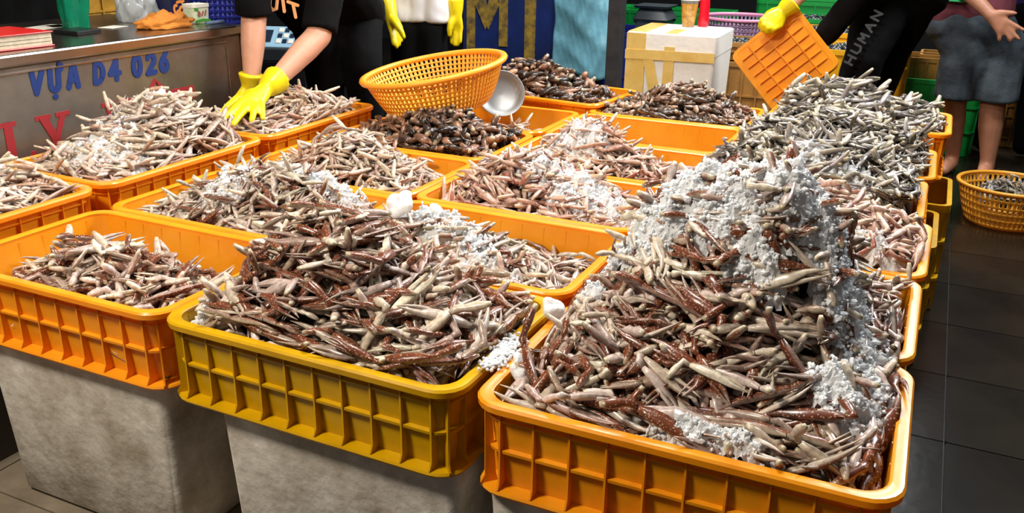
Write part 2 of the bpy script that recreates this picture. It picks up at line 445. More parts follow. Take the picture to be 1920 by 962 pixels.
PAL = {   # pale side, dark side, tip, how often dark
    'flower': ((220, 208, 193), (114, 58, 34), (202, 184, 168), .54),
    'pale': ((216, 198, 184), (176, 132, 108), (216, 196, 186), .32),
    'pink': ((214, 182, 164), (168, 104, 86), (110, 50, 42), .45),
    'grey': ((206, 197, 180), (70, 62, 50), (104, 94, 102), .54),
    'dark': ((190, 138, 104), (40, 30, 26), (22, 17, 16), .62),
    'tan': ((182, 142, 116), (72, 56, 46), (34, 27, 24), .45),
}
OFF = np.array([.036, 0, 0])
def claw_template(kind, r, res):
    """returns {'palm':(V,T,C), 'finger':..., 'arm':...}; x forward, z dorsal"""
    pale, dark, tipc, fr = [np.array(lin(c)) if not isinstance(c, float) else c for c in PAL[kind]]
    stone = kind in ('dark', 'tan')
    n = {2: 10, 1: 6, 0: 5}[res]
    U = r.uniform
    flip = 1 if U() < .5 else -1
    brown = U(.72, 1.0) if U() < fr else U(0, .28)
    lum = U(.80, 1.12)
    hue = np.array([1, U(.95, 1.03), U(.9, 1.06)])
    if kind == 'grey' and U() < .3: hue = np.array([.88, .92, 1.15])
    if kind == 'flower' and U() < .25: hue = np.array([1.02, .94, .97])
    if stone:
        pl, pw, ph = U(.026, .036), U(.0095, .013), U(.0085, .011)
        fl_, fw = U(.018, .028), pw * .52
    else:
        pl, pw, ph = U(.030, .042), U(.0080, .0108), U(.0054, .0072)
        fl_, fw = U(.044, .062), pw * .54
    parts = {'brown': brown > .5}
    def col(V, dors, s, spots=True, tipdark=0., base=0.):
        d = np.clip((dors + .25) * 1.1, 0, 1)
        f = np.clip(d * (.12 + 1.0 * brown) + np.clip(brown - .5, 0, 1) * 1.3 + base, 0, 1)[:, None]
        c = pale * (1 - f) + dark * f
        if stone:
            g = np.clip(.5 + .6 * np.sin(s * 5 + ph_), 0, 1)[:, None] * .7
            c = c * (1 - g) + dark * g
        if tipdark:
            t = (np.clip((s - (1 - tipdark)) / tipdark, 0, 1))[:, None]
            c = c * (1 - t) + tipc * t
        c = c * lum * hue
        return np.concatenate([np.clip(c, 0, 1), f if not stone else f * .2], 1)
    ph_ = U(0, 6)
    # palm + fixed finger: one long lens-shaped blade
    kp = {2: 10, 1: 7, 0: 5}[res]
    Lc = pl + fl_; cur = U(.03, .10) * (1.6 if stone else 1)
    tp_ = np.linspace(0, 1, kp) ** .92
    if stone:
        w1 = pw * np.interp(tp_, [0, .08, .35, .55, .64, .85, 1], [.5, .75, 1.05, 1.0, .62, .4, .05]); h1 = ph * np.interp(tp_, [0, .1, .35, .58, .8, 1], [.5, .8, 1.05, .8, .5, .05])
    else:
        w1 = pw * np.interp(tp_, [0, .06, .25, .42, .55, .64, .85, 1], [.5, .72, .95, 1.03, .95, .58, .34, .03]); h1 = ph * np.interp(tp_, [0, .1, .35, .6, .85, 1], [.6, .85, 1.05, .7, .4, .04])
    q_ = np.clip((tp_ - .5) / .5, 0, 1)
    yy = -flip * (pw * .40 * np.clip(q_ * 3, 0, 1) - cur * fl_ * q_ ** 2)
    zz = .004 * np.sin(tp_ * 2.4) - .08 * fl_ * q_ ** 2 * U(.2, 1)
    V, T, d, s = sweep(np.stack([tp_ * Lc, yy, zz], 1), w1, h1, n, ridge=.24)
    stripe = np.tile(1 - .34 * (np.arange(n) % 2), kp)[:, None]
    c_ = col(V, d, s, tipdark=.25); c_[:, :3] *= 1 - (1 - stripe) * np.clip(s * 2 - .2, 0, 1)[:, None]; parts['palm'] = (V, T, c_)
    # movable finger
    k3 = {2: 6, 1: 4, 0: 3}[res]
    t3 = np.linspace(0, 1, k3); op = U(.03, .16) if U() < .45 else U(.16, .5)
    fx = pl * .86 + fl_ * 1.12 * t3 * math.cos(op)
    fy = flip * (pw * .45 + fl_ * math.sin(op) * t3 - (cur + op * .75) * fl_ * t3 ** 2 * .9)
    fz = -.06 * fl_ * t3 ** 2
    V, T, d, s = sweep(np.stack([fx, fy, fz], 1), fw * (1 - t3 ** 1.3 * .95) + .0002, ph * .66 * (1 - t3 ** 1.2 * .94) + .0002, n if n > 5 else 5, ridge=.2)
    c_ = col(V, d, s, tipdark=.4); c_[:, :3] *= np.tile(1 - .34 * (np.arange(len(V) // k3) % 2), k3)[:, None]; parts['finger'] = (V, T, c_)
    # carpus + merus
    if not stone or U() < .5:
        bend = U(.2, 1.9) * (1 if U() < .5 else -1)
        ml = U(.030, .050) * (.6 if stone else 1)
        dx, dy = -math.cos(bend), math.sin(bend)
        k4 = {2: 7, 1: 5, 0: 4}[res]
        t4 = np.linspace(0, 1, k4)
        P0 = np.array([-.001, 0, 0]); P1 = np.array([-.011, 0, .001])
        pts = [P0, P1] + [P1 + np.array([dx, dy, -.1 * q]) * ml * q for q in np.linspace(.2, 1, k4 - 2)]
        prof = np.interp(np.linspace(0, 1, k4), [0, .17, .32, .6, .85, 1], [.5, .85, .62, .98, .70, .45])
        V, T, d, s = sweep(np.array(pts), prof * pw * .80, prof * ph * 1.0, 8 if res == 2 else n, ridge=.10)
        c_ = col(V, d, s)
        j = np.clip((s - .88) / .12, 0, 1)[:, None]          # creamy joint flesh at the broken end
        c_[:, :3] = c_[:, :3] * (1 - j) + np.array(lin(200, 188, 158)) * j * lum
        parts['arm'] = (V, T, c_)
        parts['key'] = np.array([[pl + fl_, 0, 0], [pl * .5, 0, 0], pts[1], pts[-1]]) - OFF
    else:
        parts['key'] = np.array([[pl + fl_, 0, 0], [pl * .5, 0, 0], [-.002, 0, 0]]) - OFF
    return parts


def make_mesh(name, V, T, C, smooth=True):
    me = bpy.data.meshes.new(name)
    nv, nt_ = len(V), len(T)
    me.vertices.add(nv); me.vertices.foreach_set('co', V.astype(np.float32).ravel())
    me.loops.add(nt_ * 3); me.loops.foreach_set('vertex_index', T.astype(np.int32).ravel())
    me.polygons.add(nt_)
    me.polygons.foreach_set('loop_start', np.arange(0, nt_ * 3, 3, dtype=np.int32))
    try: me.polygons.foreach_set('loop_total', np.full(nt_, 3, np.int32))
    except Exception: pass
    me.polygons.foreach_set('use_smooth', np.full(nt_, smooth))
    if C is not None:
        at_ = me.attributes.new('Col', 'FLOAT_COLOR', 'POINT')
        at_.data.foreach_set('color', C.astype(np.float32).ravel())
    me.update(calc_edges=True)
    me.validate()
    return me

TPL = {}
def templates(kind, res, count=26):
    k = (kind, res)
    if k not in TPL:
        r = np.random.default_rng(abs(hash(kind)) % 1000 if False else sum(map(ord, kind)) + res)
        TPL[k] = [claw_template(kind, r, res) for _ in range(count)]
    return TPL[k]
def joined(parts):
    Vs, Ts, Cs, o = [], [], [], 0
    for p in ('palm', 'finger', 'arm'):
        if p in parts:
            V, T, C = parts[p]; Vs.append(V); Ts.append(T + o); Cs.append(C); o += len(V)
    return np.concatenate(Vs), np.concatenate(Ts), np.concatenate(Cs)

CELL = .005
class Heap:
    def __init__(s, x0, x1, y0, y1, rim, floor_z, base, humps, depth=.055, over=.0, edge=.05, edge_drop=.0):
        s.x0, s.y0 = x0 - .08, y0 - .08
        s.nx, s.ny = int((x1 - x0 + .16) / CELL), int((y1 - y0 + .16) / CELL)
        X = s.x0 + (np.arange(s.nx) + .5) * CELL; Y = s.y0 + (np.arange(s.ny) + .5) * CELL
        s.X, s.Y = np.meshgrid(X, Y, indexing='ij')
        din = np.minimum(np.minimum(s.X - x0, x1 - s.X), np.minimum(s.Y - y0, y1 - s.Y))
        T = np.full_like(s.X, base)
        for hx, hy, sx, sy, h in humps:
            T = T + h * np.exp(-((s.X - hx) / sx) ** 2 - ((s.Y - hy) / sy) ** 2)
        e = np.clip(din / edge, 0, 1); lim = rim - .004 + edge_drop
        T = np.where(T > lim, lim + (T - lim) * e ** .7, T)
        s.T = np.where(din > 0, T, -9)
        s.GX, s.GY = np.gradient(T, CELL)
        s.inside = din > .0
        r2 = np.random.default_rng(5)
        s.base = np.maximum(np.where(s.inside, s.T - depth, -9), np.where(s.inside, floor_z, -9))
        s.H = np.where(s.inside, s.base, np.where(din > -.025, rim, floor_z - .1))
        s.rect = (x0, x1, y0, y1); s.rim = rim
        s.items = []
    def h(s, x, y):
        i = np.clip(((x - s.x0) / CELL).astype(int), 0, s.nx - 1); j = np.clip(((y - s.y0) / CELL).astype(int), 0, s.ny - 1)
        return s.H[i, j]
    def drop(s, kind, res, limit, r, scale=1.0, tilt=.5, gap=.016, over_max=.016):
        tp = templates(kind, res)
        tries = 0; x0, x1, y0, y1 = s.rect
        while len(s.items) < limit and tries < limit * 14:
            tries += 1
            if tries % 40 == 1:
                D = np.where(s.inside, s.T - s.H, -1)
                flat = np.flatnonzero(D.ravel() > gap)
                if len(flat) < 30: break
            c = flat[r.integers(len(flat))]; i, j = divmod(int(c), s.ny)
            if s.T[i, j] - s.H[i, j] < gap * .7: continue
            x, y = s.X[i, j], s.Y[i, j]
            yaw = r.uniform(0, 2 * np.pi); sc = scale * r.uniform(.8, 1.2)
            dx, dy = math.cos(yaw), math.sin(yaw)
            ss = np.linspace(-.04, .045, 7) * sc
            px, py = x + dx * ss, y + dy * ss
            hh = s.h(px, py)
            if hh.max() > s.T[i, j] + .02: continue
            ha, hb = hh[:3].max(), hh[4:].max()
            pitch = math.atan2(hb - ha, .05 * sc); tgt = math.atan(max(-1, min(1, s.GX[i, j] * dx + s.GY[i, j] * dy))); pitch = max(tgt - .32, min(tgt + .32, pitch)) + max(-.3, min(.3, r.normal(0, tilt * .3)))
            rel = hh - math.tan(pitch) * ss; zc = .55 * rel.max() + .45 * rel.mean() + .004 * sc
            roll = r.choice([0, math.pi]) + r.normal(0, .55)
            R_ = (Matrix.Rotation(yaw, 3, 'Z') @ Matrix.Rotation(-pitch, 3, 'Y') @ Matrix.Rotation(roll, 3, 'X'))
            t = int(r.integers(len(tp)))
            K = (tp[t]['key'] * sc) @ np.array(R_).T + np.array((x, y, zc))
            out = np.maximum(np.maximum(x0 - K[:, 0], K[:, 0] - x1), np.maximum(y0 - K[:, 1], K[:, 1] - y1)) + .006
            if ((out > 0) & (K[:, 2] < s.rim + .010)).any() or out.max() > over_max: continue
            s.items.append((t, (x, y, zc), np.array(R_), sc, kind, res))
            ii = ((px - s.x0) / CELL).astype(int); jj = ((py - s.y0) / CELL).astype(int)
            zz = zc + math.tan(pitch) * ss + .0035 * sc
            for a, b_, z_ in zip(ii, jj, zz):
                sl = s.H[max(a - 1, 0):a + 2, max(b_ - 1, 0):b_ + 2]
                np.maximum(sl, z_, out=sl)
        return s
    def stuff(s, name, label, cat, keep_last=0, dark=(26, 18, 14), group=None, parts_n=3):
        items = s.items[:len(s.items) - keep_last] if keep_last else s.items
        Vs, Ts, Cs, o = [], [], [], 0
        cache = {}
        for t, loc, R_, sc, kind, res in items:
            k = (kind, res, t)
            if k not in cache: cache[k] = joined(templates(kind, res)[t])
            V, T, C = cache[k]
            Vs.append(((V - OFF) * sc) @ R_.T + np.array(loc)); Ts.append(T + o); Cs.append(C); o += len(V)
        # core below the surface claws, coloured near-black as shade in the gaps
        st = 3
        Xs, Ys = s.X[::st, ::st], s.Y[::st, ::st]; B = s.base[::st, ::st]; I = s.inside[::st, ::st] & (B > -1)
        id_ = np.full(B.shape, -1); id_[I] = np.arange(I.sum())
        Vb = np.stack([Xs[I], Ys[I], B[I]], 1)
        q = (id_[:-1, :-1] >= 0) & (id_[1:, :-1] >= 0) & (id_[1:, 1:] >= 0) & (id_[:-1, 1:] >= 0)
        a, b_, c_, d_ = id_[:-1, :-1][q], id_[1:, :-1][q], id_[1:, 1:][q], id_[:-1, 1:][q]
        Tb = np.concatenate([np.stack([a, b_, c_], 1), np.stack([a, c_, d_], 1)])
        Vs.append(Vb); Ts.append(Tb + o); Cs.append(np.tile(np.array([*lin(dark), .3]), (len(Vb), 1)))
        me = make_mesh(name, np.concatenate(Vs), np.concatenate(Ts), np.concatenate(Cs))
        ob = link(name, me, M['claw'])
        tag(ob, label, cat, kind='stuff')
        return ob
    def singles(s, count, name, label, group, place=lambda l: ''):
        for t, loc, R_, sc, kind, res in s.items[len(s.items) - count:]:
            pm = part_mesh(kind, res, t)
            root = link(name, pm['palm'])
            root.matrix_world = Matrix.LocRotScale(Vector(loc), Matrix(R_.tolist()), Vector((sc, sc, sc)))
            tag(root, label.format('rust-brown spotted' if templates(kind, res)[t]['brown'] else 'pale ivory', place(loc)), 'crab claw', group)
            for p, nm in (('finger', 'movable_finger'), ('arm', 'arm_segment')):
                if p in pm: link(nm, pm[p], parent=root)
PMESH = {}
def part_mesh(kind, res, t):
    k = (kind, res, t)
    if k not in PMESH:
        d = {}
        for p, (V, T, C) in ((q, a) for q, a in templates(kind, res)[t].items() if q not in ('key', 'brown')):
            me = make_mesh('claw_' + p, V - OFF, T, C); me.materials.append(M['claw']); d[p] = me
        PMESH[k] = d
    return PMESH[k]

RIM = ZB + CH
def rect(k, m=.026):
    o = CR[k]; x, y = o.location.x, o.location.y
    w_, d_ = (CW, CD_) if abs(o.rotation_euler.z) < .8 else (CD_, CW)
    return x - w_ / 2 + m, x + w_ / 2 - m, y - d_ / 2 + m, y + d_ / 2 - m
HP = {}
def heap(key, kind, res, limit, base, humps, name, label, rim=RIM, r=None, depth=.055, seed=1, scale=1., mix=None, **kw):
    h_ = Heap(*(r or rect(key)), rim, rim - CH + .01, base, humps, depth=depth, **kw)
    rr = np.random.default_rng(seed)
    if mix:
        h_.drop(mix[0], res, int(limit * mix[1]), rr, scale)
    h_.drop(kind, res, limit, rr, scale)
    HP[key] = h_
    return h_
x0, x1, y0, _ = rect('C'); _, _, _, y1 = rect('C2')
h = heap('C', 'flower', 2, 1500, .528, [(.30, .42, .25, .27, .195), (.33, .37, .12, .14, .06), (.15, .50, .12, .16, .075), (.42, .47, .10, .16, .085), (.29, .5, .12, .12, .03)], 'x', '', r=(x0, x1, y0, y1), over=.0, edge=.11, edge_drop=-.014, scale=1.15)
h.stuff('claw_heap', 'tall icy heap of brown and white swimming crab claws on the right front', 'claw heap', 150)
h.singles(150, 'crab_claw', '{} crab claw {} of the icy right front heap', 'claws on the icy right front heap', lambda l: 'near the front rim' if l[1] < .14 else 'near the right rim' if l[0] > .45 else 'on the left slope' if l[0] < .2 else 'high up on top' if l[2] > .7 else 'on the front slope' if l[1] < .45 else 'on the far slope')
h = heap('B', 'flower', 2, 800, .538, [(-.38, .22, .17, .15, .135), (-.22, .2, .2, .16, .04), (-.5, .25, .1, .12, .04)], 'x', '', seed=2, edge=.08, edge_drop=-.006, scale=1.15)
h.stuff('claw_heap', 'heap of brown and white crab claws in the olive-yellow crate', 'claw heap', 95)
h.singles(95, 'crab_claw', '{} crab claw {} of the olive-yellow crate', 'claws heaped in the olive-yellow crate', lambda l: 'along the front rim' if l[1] < .12 else 'at the left end' if l[0] < -.46 else 'at the right end' if l[0] > -.2 else 'on the middle of the heap')
h = heap('A', 'flower', 2, 420, .45, [(-.93, .17, .19, .13, .115), (-.8, .15, .12, .1, .03)], 'x', '', seed=3, mix=('pale', .5), scale=1.1)
h.stuff('claw_heap', 'low heap of pale crab claws in the left front orange crate', 'claw heap', 55)
h.singles(55, 'crab_claw', '{} crab claw {} of the left front orange crate', 'claws in the left front crate', lambda l: 'along the front rim' if l[1] < .12 else 'in the left half' if l[0] < -.92 else 'in the right half')
heap('B2', 'flower', 1, 480, .478, [(-.42, .59, .2, .13, .11), (-.2, .55, .15, .1, .04)], 'x', '', seed=4).stuff('claw_heap', 'heap of brown claws with ice behind the olive-yellow crate', 'claw heap')
heap('E', 'flower', 1, 520, .51, [(-.95, .66, .16, .12, .10), (-.75, .62, .15, .12, .09)], 'x', '', seed=5, mix=('pale', .3)).stuff('claw_heap', 'reddish claw heap topped with ice behind the left front crate', 'claw heap')
heap('E2', 'pale', 1, 480, .49, [(-.95, 1.07, .18, .13, .14), (-.78, 1.02, .12, .1, .04)], 'x', '', seed=6, mix=('flower', .45)).stuff('claw_heap', 'heap of long pale claws just in front of the dark claws', 'claw heap')
heap('F', 'pink', 1, 520, .50, [(-.38, 1.08, .2, .14, .12), (-.15, 1.02, .15, .1, .03)], 'x', '', seed=7, scale=1.12).stuff('claw_heap', 'heap of pink claws and melting ice in the middle of the stall', 'claw heap')
heap('F2', 'pink', 1, 480, .48, [(-.36, 1.48, .17, .12, .16), (-.1, 1.45, .15, .1, .04)], 'x', '', seed=8, mix=('pale', .5)).stuff('claw_heap', 'pointed heap of pinkish white claws in front of the nearly empty crate', 'claw heap')
heap('F3', 'pink', 1, 260, .405, [(-.47, 1.86, .10, .13, .17)], 'x', '', seed=9).stuff('claw_heap', 'small pink heap in the corner of the nearly empty crate', 'claw heap')
heap('E4', 'pale', 1, 260, .44, [(-.75, 1.84, .13, .1, .10)], 'x', '', seed=10).stuff('claw_heap', 'small pale claw heap to the right of the colander', 'claw heap')
h = heap('E3', 'dark', 1, 620, .525, [(-.87, 1.5, .2, .14, .10)], 'x', '', seed=11, scale=1.2)
h.stuff('claw_heap', 'heap of black-brown stone crab claws in front of the colander', 'claw heap', 60, dark=(16, 13, 12))
h.singles(60, 'stone_crab_claw', 'black-brown stone crab claw on the heap in front of the colander', 'dark claws in front of the colander')
h = heap('H', 'tan', 1, 620, .52, [(-.30, 2.37, .2, .14, .11)], 'x', '', seed=12, scale=1.15)
h.stuff('claw_heap', 'heap of stubby tan and black claws before the taped foam box', 'claw heap', 60, dark=(16, 13, 12))
h.singles(60, 'stone_crab_claw', 'stubby tan crab claw on the heap before the taped foam box', 'stubby claws before the taped foam box')
h = heap('K', 'dark', 1, 560, .53, [(-.93, 2.42, .22, .15, .12)], 'x', '', seed=13, rim=RIM + .02, scale=1.45)
h.stuff('claw_heap', 'heap of big dark claws before the blue tarpaulin', 'claw heap', 50, dark=(16, 13, 12))
h.singles(50, 'stone_crab_claw', 'big dark crab claw on the heap before the blue tarpaulin', 'dark claws before the blue tarpaulin')
heap('C3', 'pink', 1, 700, .55, [(.26, 1.05, .24, .18, .11)], 'x', '', seed=14, edge=.03, scale=1.1).stuff('claw_heap', 'heap of pink claws behind the icy right front heap', 'claw heap')
heap('C4', 'grey', 1, 700, .55, [(.3, 1.5, .28, .2, .12)], 'x', '', seed=15, edge=.03, scale=1.2).stuff('claw_heap', 'heap of grey claws behind the pink ones on the right', 'claw heap', dark=(22, 20, 18))
heap('C5', 'grey', 1, 700, .55, [(.3, 1.92, .28, .2, .12)], 'x', '', seed=16, edge=.03, scale=1.2).stuff('claw_heap', 'heap of grey claws, second from the back on the right', 'claw heap', dark=(22, 20, 18))
heap('C6', 'grey', 1, 650, .575, [(.28, 2.4, .22, .16, .105)], 'x', '', seed=17, rim=RIM + .04, edge=.03, scale=1.6).stuff('claw_heap', 'heap of long blue-grey claws at the back right', 'claw heap', dark=(22, 20, 18))
LR = LZ + CH
heap('L2', 'pale', 1, 900, .565, [(-1.47, .86, .17, .22, .15)], 'x', '', seed=18, rim=LR, scale=1.12).stuff('claw_heap', 'tall heap of pale claws below the red letters of the counter', 'claw heap', dark=(60, 44, 36))
heap('L1', 'pale', 1, 700, .57, [(-1.47, .2, .16, .25, .07)], 'x', '', seed=19, rim=LR, scale=1.12).stuff('claw_heap', 'heap of pale claws cut off by the left edge', 'claw heap', dark=(60, 44, 36))
heap('L3', 'pale', 1, 700, .56, [(-1.46, 1.45, .17, .2, .08)], 'x', '', seed=20, rim=LR, scale=1.12).stuff('claw_heap', 'heap of pale claws under the yellow-gloved hands', 'claw heap', dark=(60, 44, 36))

# ------------------------------------------------------------------ crushed ice
def ico_template():
    bm = bmesh.new(); bmesh.ops.create_icosphere(bm, subdivisions=1, radius=1)
    V = np.array([v.co[:] for v in bm.verts]); T = np.array([[v.index for v in f.verts] for f in bm.faces], np.int32)
    bm.free(); return V, T
ICOV, ICOT = ico_template()
def smooth2(A, k):
    for _ in range(k):
        P = np.pad(A, 1, mode='edge')
        A = (P[:-2, 1:-1] + P[2:, 1:-1] + P[1:-1, :-2] + P[1:-1, 2:] + 2 * A) / 6
    return A
def lump_noise(X, Y, r, scales=((.05, 1), (.022, .6), (.01, .35))):
    out = np.zeros_like(X)
    for L_, a in scales:
        for _ in range(7):
            th = r.uniform(0, 2 * np.pi); k = 2 * np.pi / (L_ * r.uniform(.7, 1.4))
            out += a * np.sin(k * (X * math.cos(th) + Y * math.sin(th)) + r.uniform(0, 6.3)) / 3.2
    return out
def ice_on(key, blobs, label, grains=900, gs=.0028, seed=3, matn='ice'):
    """snowy crust lying on a heap: blobs are (x, y, rx, ry, thickness)"""
    h_ = HP[key]; r = np.random.default_rng(seed)
    Hs = np.where(h_.inside, np.minimum(h_.H, h_.T + .02), h_.rim); Hs = smooth2(Hs, 7)
    mask = np.full_like(Hs, -9.)
    for bx, by, rx, ry, th in blobs:
        d = np.sqrt(((h_.X - bx) / rx) ** 2 + ((h_.Y - by) / ry) ** 2)
        mask = np.maximum(mask, th * (1 - d ** 1.5))
    nz = lump_noise(h_.X, h_.Y, r)
    Zi = Hs - .004 + mask + nz * .010
    keep = (mask > -.012) & h_.inside
    id_ = np.full(Zi.shape, -1); id_[keep] = np.arange(keep.sum())
    V = np.stack([h_.X[keep] + r.normal(0, .0012, keep.sum()), h_.Y[keep] + r.normal(0, .0012, keep.sum()), Zi[keep] + r.normal(0, .0016, keep.sum())], 1)
    q = (id_[:-1, :-1] >= 0) & (id_[1:, :-1] >= 0) & (id_[1:, 1:] >= 0) & (id_[:-1, 1:] >= 0)
    a, b_, c_, d_ = id_[:-1, :-1][q], id_[1:, :-1][q], id_[1:, 1:][q], id_[:-1, 1:][q]
    T = np.concatenate([np.stack([a, b_, c_], 1), np.stack([a, c_, d_], 1)])
    Vs, Ts, o = [V], [T], len(V)
    cand = np.flatnonzero(((mask > -.006) & h_.inside).ravel())
    for c in cand[r.integers(0, len(cand), grains)]:
        i, j = divmod(int(c), h_.ny)
        z = max(Zi[i, j], min(h_.H[i, j], Zi[i, j] + .012)) + r.uniform(-.001, .003)
        sz = gs * r.lognormal(0, .4)
        P = ICOV * r.uniform(.6, 1.25, (len(ICOV), 1)) * sz * r.uniform(.7, 1.3, (1, 3)) + np.array([h_.X[i, j] + r.uniform(-.003, .003), h_.Y[i, j] + r.uniform(-.003, .003), z])
        Vs.append(P); Ts.append(ICOT + o); o += len(P)
    me = make_mesh('crushed_ice', np.concatenate(Vs), np.concatenate(Ts), None)
    me.polygons.foreach_set('use_smooth', np.zeros(len(me.polygons), bool))
    ob = link('crushed_ice', me, M[matn])
    tag(ob, label, 'ice', kind='stuff')
    return ob
ice_on('C', [(.137, .39, .065, .05, .03), (.19, .37, .06, .05, .03), (.225, .42, .075, .065, .036), (.28, .36, .05, .045, .022), (.31, .33, .05, .03, .018), (.07, .36, .04, .03, .018), (.40, .39, .05, .06, .038), (.45, .40, .045, .07, .036), (.475, .36, .04, .06, .026), (.51, .375, .04, .08, .02), (.365, .285, .045, .035, .026), (.55, .35, .03, .08, .016), (.55, .27, .035, .05, .02), (.525, .195, .05, .05, .034), (.34, .045, .055, .018, .026), (.41, .045, .045, .02, .022), (.2, .54, .1, .07, .02), (.33, .5, .08, .07, .016)], 'white crushed ice over the top of the tall right front heap', 9000)
ice_on('B', [(-.60, .10, .02, .05, .02), (-.585, .05, .03, .02, .012)], 'patch of crushed ice in the left corner of the olive-yellow crate', 200)
ice_on('B2', [(-.38, .62, .10, .05, .018), (-.30, .56, .07, .04, .012), (-.22, .5, .08, .03, .012)], 'crushed ice on the brown claws behind the olive-yellow crate', 1600)
ice_on('E', [(-.80, .72, .10, .06, .03), (-.70, .68, .09, .05, .024), (-.98, .60, .05, .04, .008)], 'crushed ice on the reddish heap at the left', 2000)
ice_on('F', [(-.45, 1.12, .09, .05, .016), (-.20, 1.05, .10, .08, .018), (-.10, .98, .09, .06, .02), (-.3, 1.05, .06, .05, .012)], 'melting ice on the pink claws in the middle', 2000)
ice_on('F2', [(-.36, 1.45, .06, .05, .012), (-.45, 1.40, .05, .04, .012)], 'ice on the pointed pinkish heap', 250)
ice_on('C3', [(.12, .95, .06, .05, .02), (.35, .93, .06, .04, .010), (.5, .92, .05, .04, .012)], 'bits of ice among the pink claws on the right', 300)
ice_on('C4', [(.3, 1.4, .05, .05, .012), (.42, 1.36, .04, .03, .008)], 'clear ice among the grey claws on the right', 120)
ice_on('L2', [(-1.45, .62, .10, .06, .010), (-1.52, .70, .08, .06, .008), (-1.48, .87, .05, .05, .012)], 'wet ice on the tall pale heap by the counter', 500)
def ice_lump(loc, r_, label, seed, sq=(1, 1, 1)):
    rr = np.random.default_rng(seed)
    bm = bmesh.new(); bmesh.ops.create_icosphere(bm, subdivisions=4, radius=1)
    V = np.array([v.co[:] for v in bm.verts]); T = np.array([[v.index for v in f.verts] for f in bm.faces], np.int32); bm.free()
    d = np.ones(len(V))
    for _ in range(14):
        k = rr.normal(0, 1, 3); k /= np.linalg.norm(k); d += .09 * np.sin(V @ k * rr.uniform(2, 6) + rr.uniform(0, 6))
    d += rr.normal(0, .018, len(V))
    me = make_mesh('ice_lump', V * d[:, None] * r_ * np.array(sq), T, None)
    o = link('ice_lump', me, M['ice']); o.location = loc
    tag(o, label, 'ice', 'loose lumps of ice')
ice_lump((-.455, .565, .635), .026, 'large snowy lump of ice behind the olive-yellow heap', 1, (1.1, .9, 1))
ice_lump((-.39, .60, .615), .018, 'smaller ice lump on the brown heap beside the large snowy one', 2, (1, 1, .9))
ice_lump((.012, .33, .570), .020, 'ice lump on the rim between the two front heaps', 3)
ice_lump((.046, .115, .554), .019, 'oval ice lump inside the left rim of the front right crate', 4, (.9, 1, 1.25))
b = MB()
rr = np.random.default_rng(9)
Vs, Ts, o_ = [], [], 0
for _ in range(420):
    t = rr.uniform(); x = -.004 + rr.normal(0, .010); y = .10 + .11 * t + rr.normal(0, .01)
    P = ICOV * rr.uniform(.6, 1.25, (12 if len(ICOV) == 12 else len(ICOV), 1)) * .0035 + np.array([x, y, RIM + .003 + rr.uniform(0, .006)])
    Vs.append(P); Ts.append(ICOT + o_); o_ += len(P)
tag(link('crushed_ice', make_mesh('crushed_ice', np.concatenate(Vs), np.concatenate(Ts), None), M['ice']), 'crushed ice scattered on the rims between the two front crates', 'ice', kind='stuff')
# ------------------------------------------------------------------ perforated baskets
def basket_shell(name, r0, r1, h_, matn, rows, slots, parent, thick=.004, bottom=True, slot_frac=.55, skip_low=1):
    """round perforated wall as real bars: rows of slots between bands"""
    b = MB()
    n = slots * 2
    zs = [0.0]; 
    band = h_ / (rows * 1.45 + .8) * .45; slot_h = band / .45
    kinds = []
    z = 0
    zs = [0]
    for k in range(rows):
        z += band * (1.6 if k == 0 else 1); zs.append(z); kinds.append('band')
        z += slot_h; zs.append(z); kinds.append('slot')
    zs.append(h_); kinds.append('band')
    zs = [q / zs[-1] * h_ for q in zs]
    def rad(q):
        t = q / h_
        return r0 + (r1 - r0) * (t ** .72)
    aw = 2 * math.pi / slots
    angs = []
    for k in range(slots): angs += [k * aw, k * aw + aw * slot_frac]
    for q in zs:
        for a in angs: b.v.append((rad(q) * math.cos(a), rad(q) * math.sin(a), q))
    for i, kd in enumerate(kinds):
        for j in range(n):
            if kd == 'slot' and j % 2 == 0: continue
            a = i * n + j; c = i * n + (j + 1) % n
            b.f.append((a, c, c + n, a + n))
    if bottom:
        b.f.append(tuple(reversed(range(n))))
    o = b.build(name, M[matn], parent, smooth=True)
    s_ = o.modifiers.new('s', 'SOLIDIFY'); s_.thickness = thick; s_.offset = 0
    return o
def round_rim(r, z, rr_, matn, parent, n=64):
    P = [(r * math.cos(2 * math.pi * k / n), r * math.sin(2 * math.pi * k / n), z) for k in range(n)]
    b = MB()
    prof = [(math.cos(a) * rr_, math.sin(a) * rr_ * .8) for a in [2 * math.pi * k / 8 for k in range(8)]]
    L = [[((r + c) * math.cos(t), (r + c) * math.sin(t), z + s_) for t in [2 * math.pi * k / n for k in range(n)]] for c, s_ in prof]
    b.loops(L, close=True)
    return b.build('rim', M[matn], parent, smooth=True)

M['basket_orange'] = mat('orange_basket_plastic', (255, 184, 58), rough=.35, noise=.12, nscale=6, transl=.25)
M['metal'] = mat('brushed_steel', (140, 142, 142), rough=.42, metal=.7, noise=.25, nscale=3)
e = empty('colander', (-1.0, 1.71, .605))
tag(e, 'large orange perforated colander tilted over the dark claws', 'colander')
basket_shell('wall', .172, .245, .135, 'basket_orange', 8, 84, e, slot_frac=.46)
round_rim(.250, .137, .013, 'basket_orange', e)
# tilt: right side (as seen from the front) higher
e.rotation_mode = 'QUATERNION'
ax = Vector((CROT[:, 2]))                     # towards the viewer
e.rotation_quaternion = Matrix.Rotation(math.radians(10), 3, ax).to_quaternion() @ Euler((math.radians(2), 0, 0)).to_quaternion()
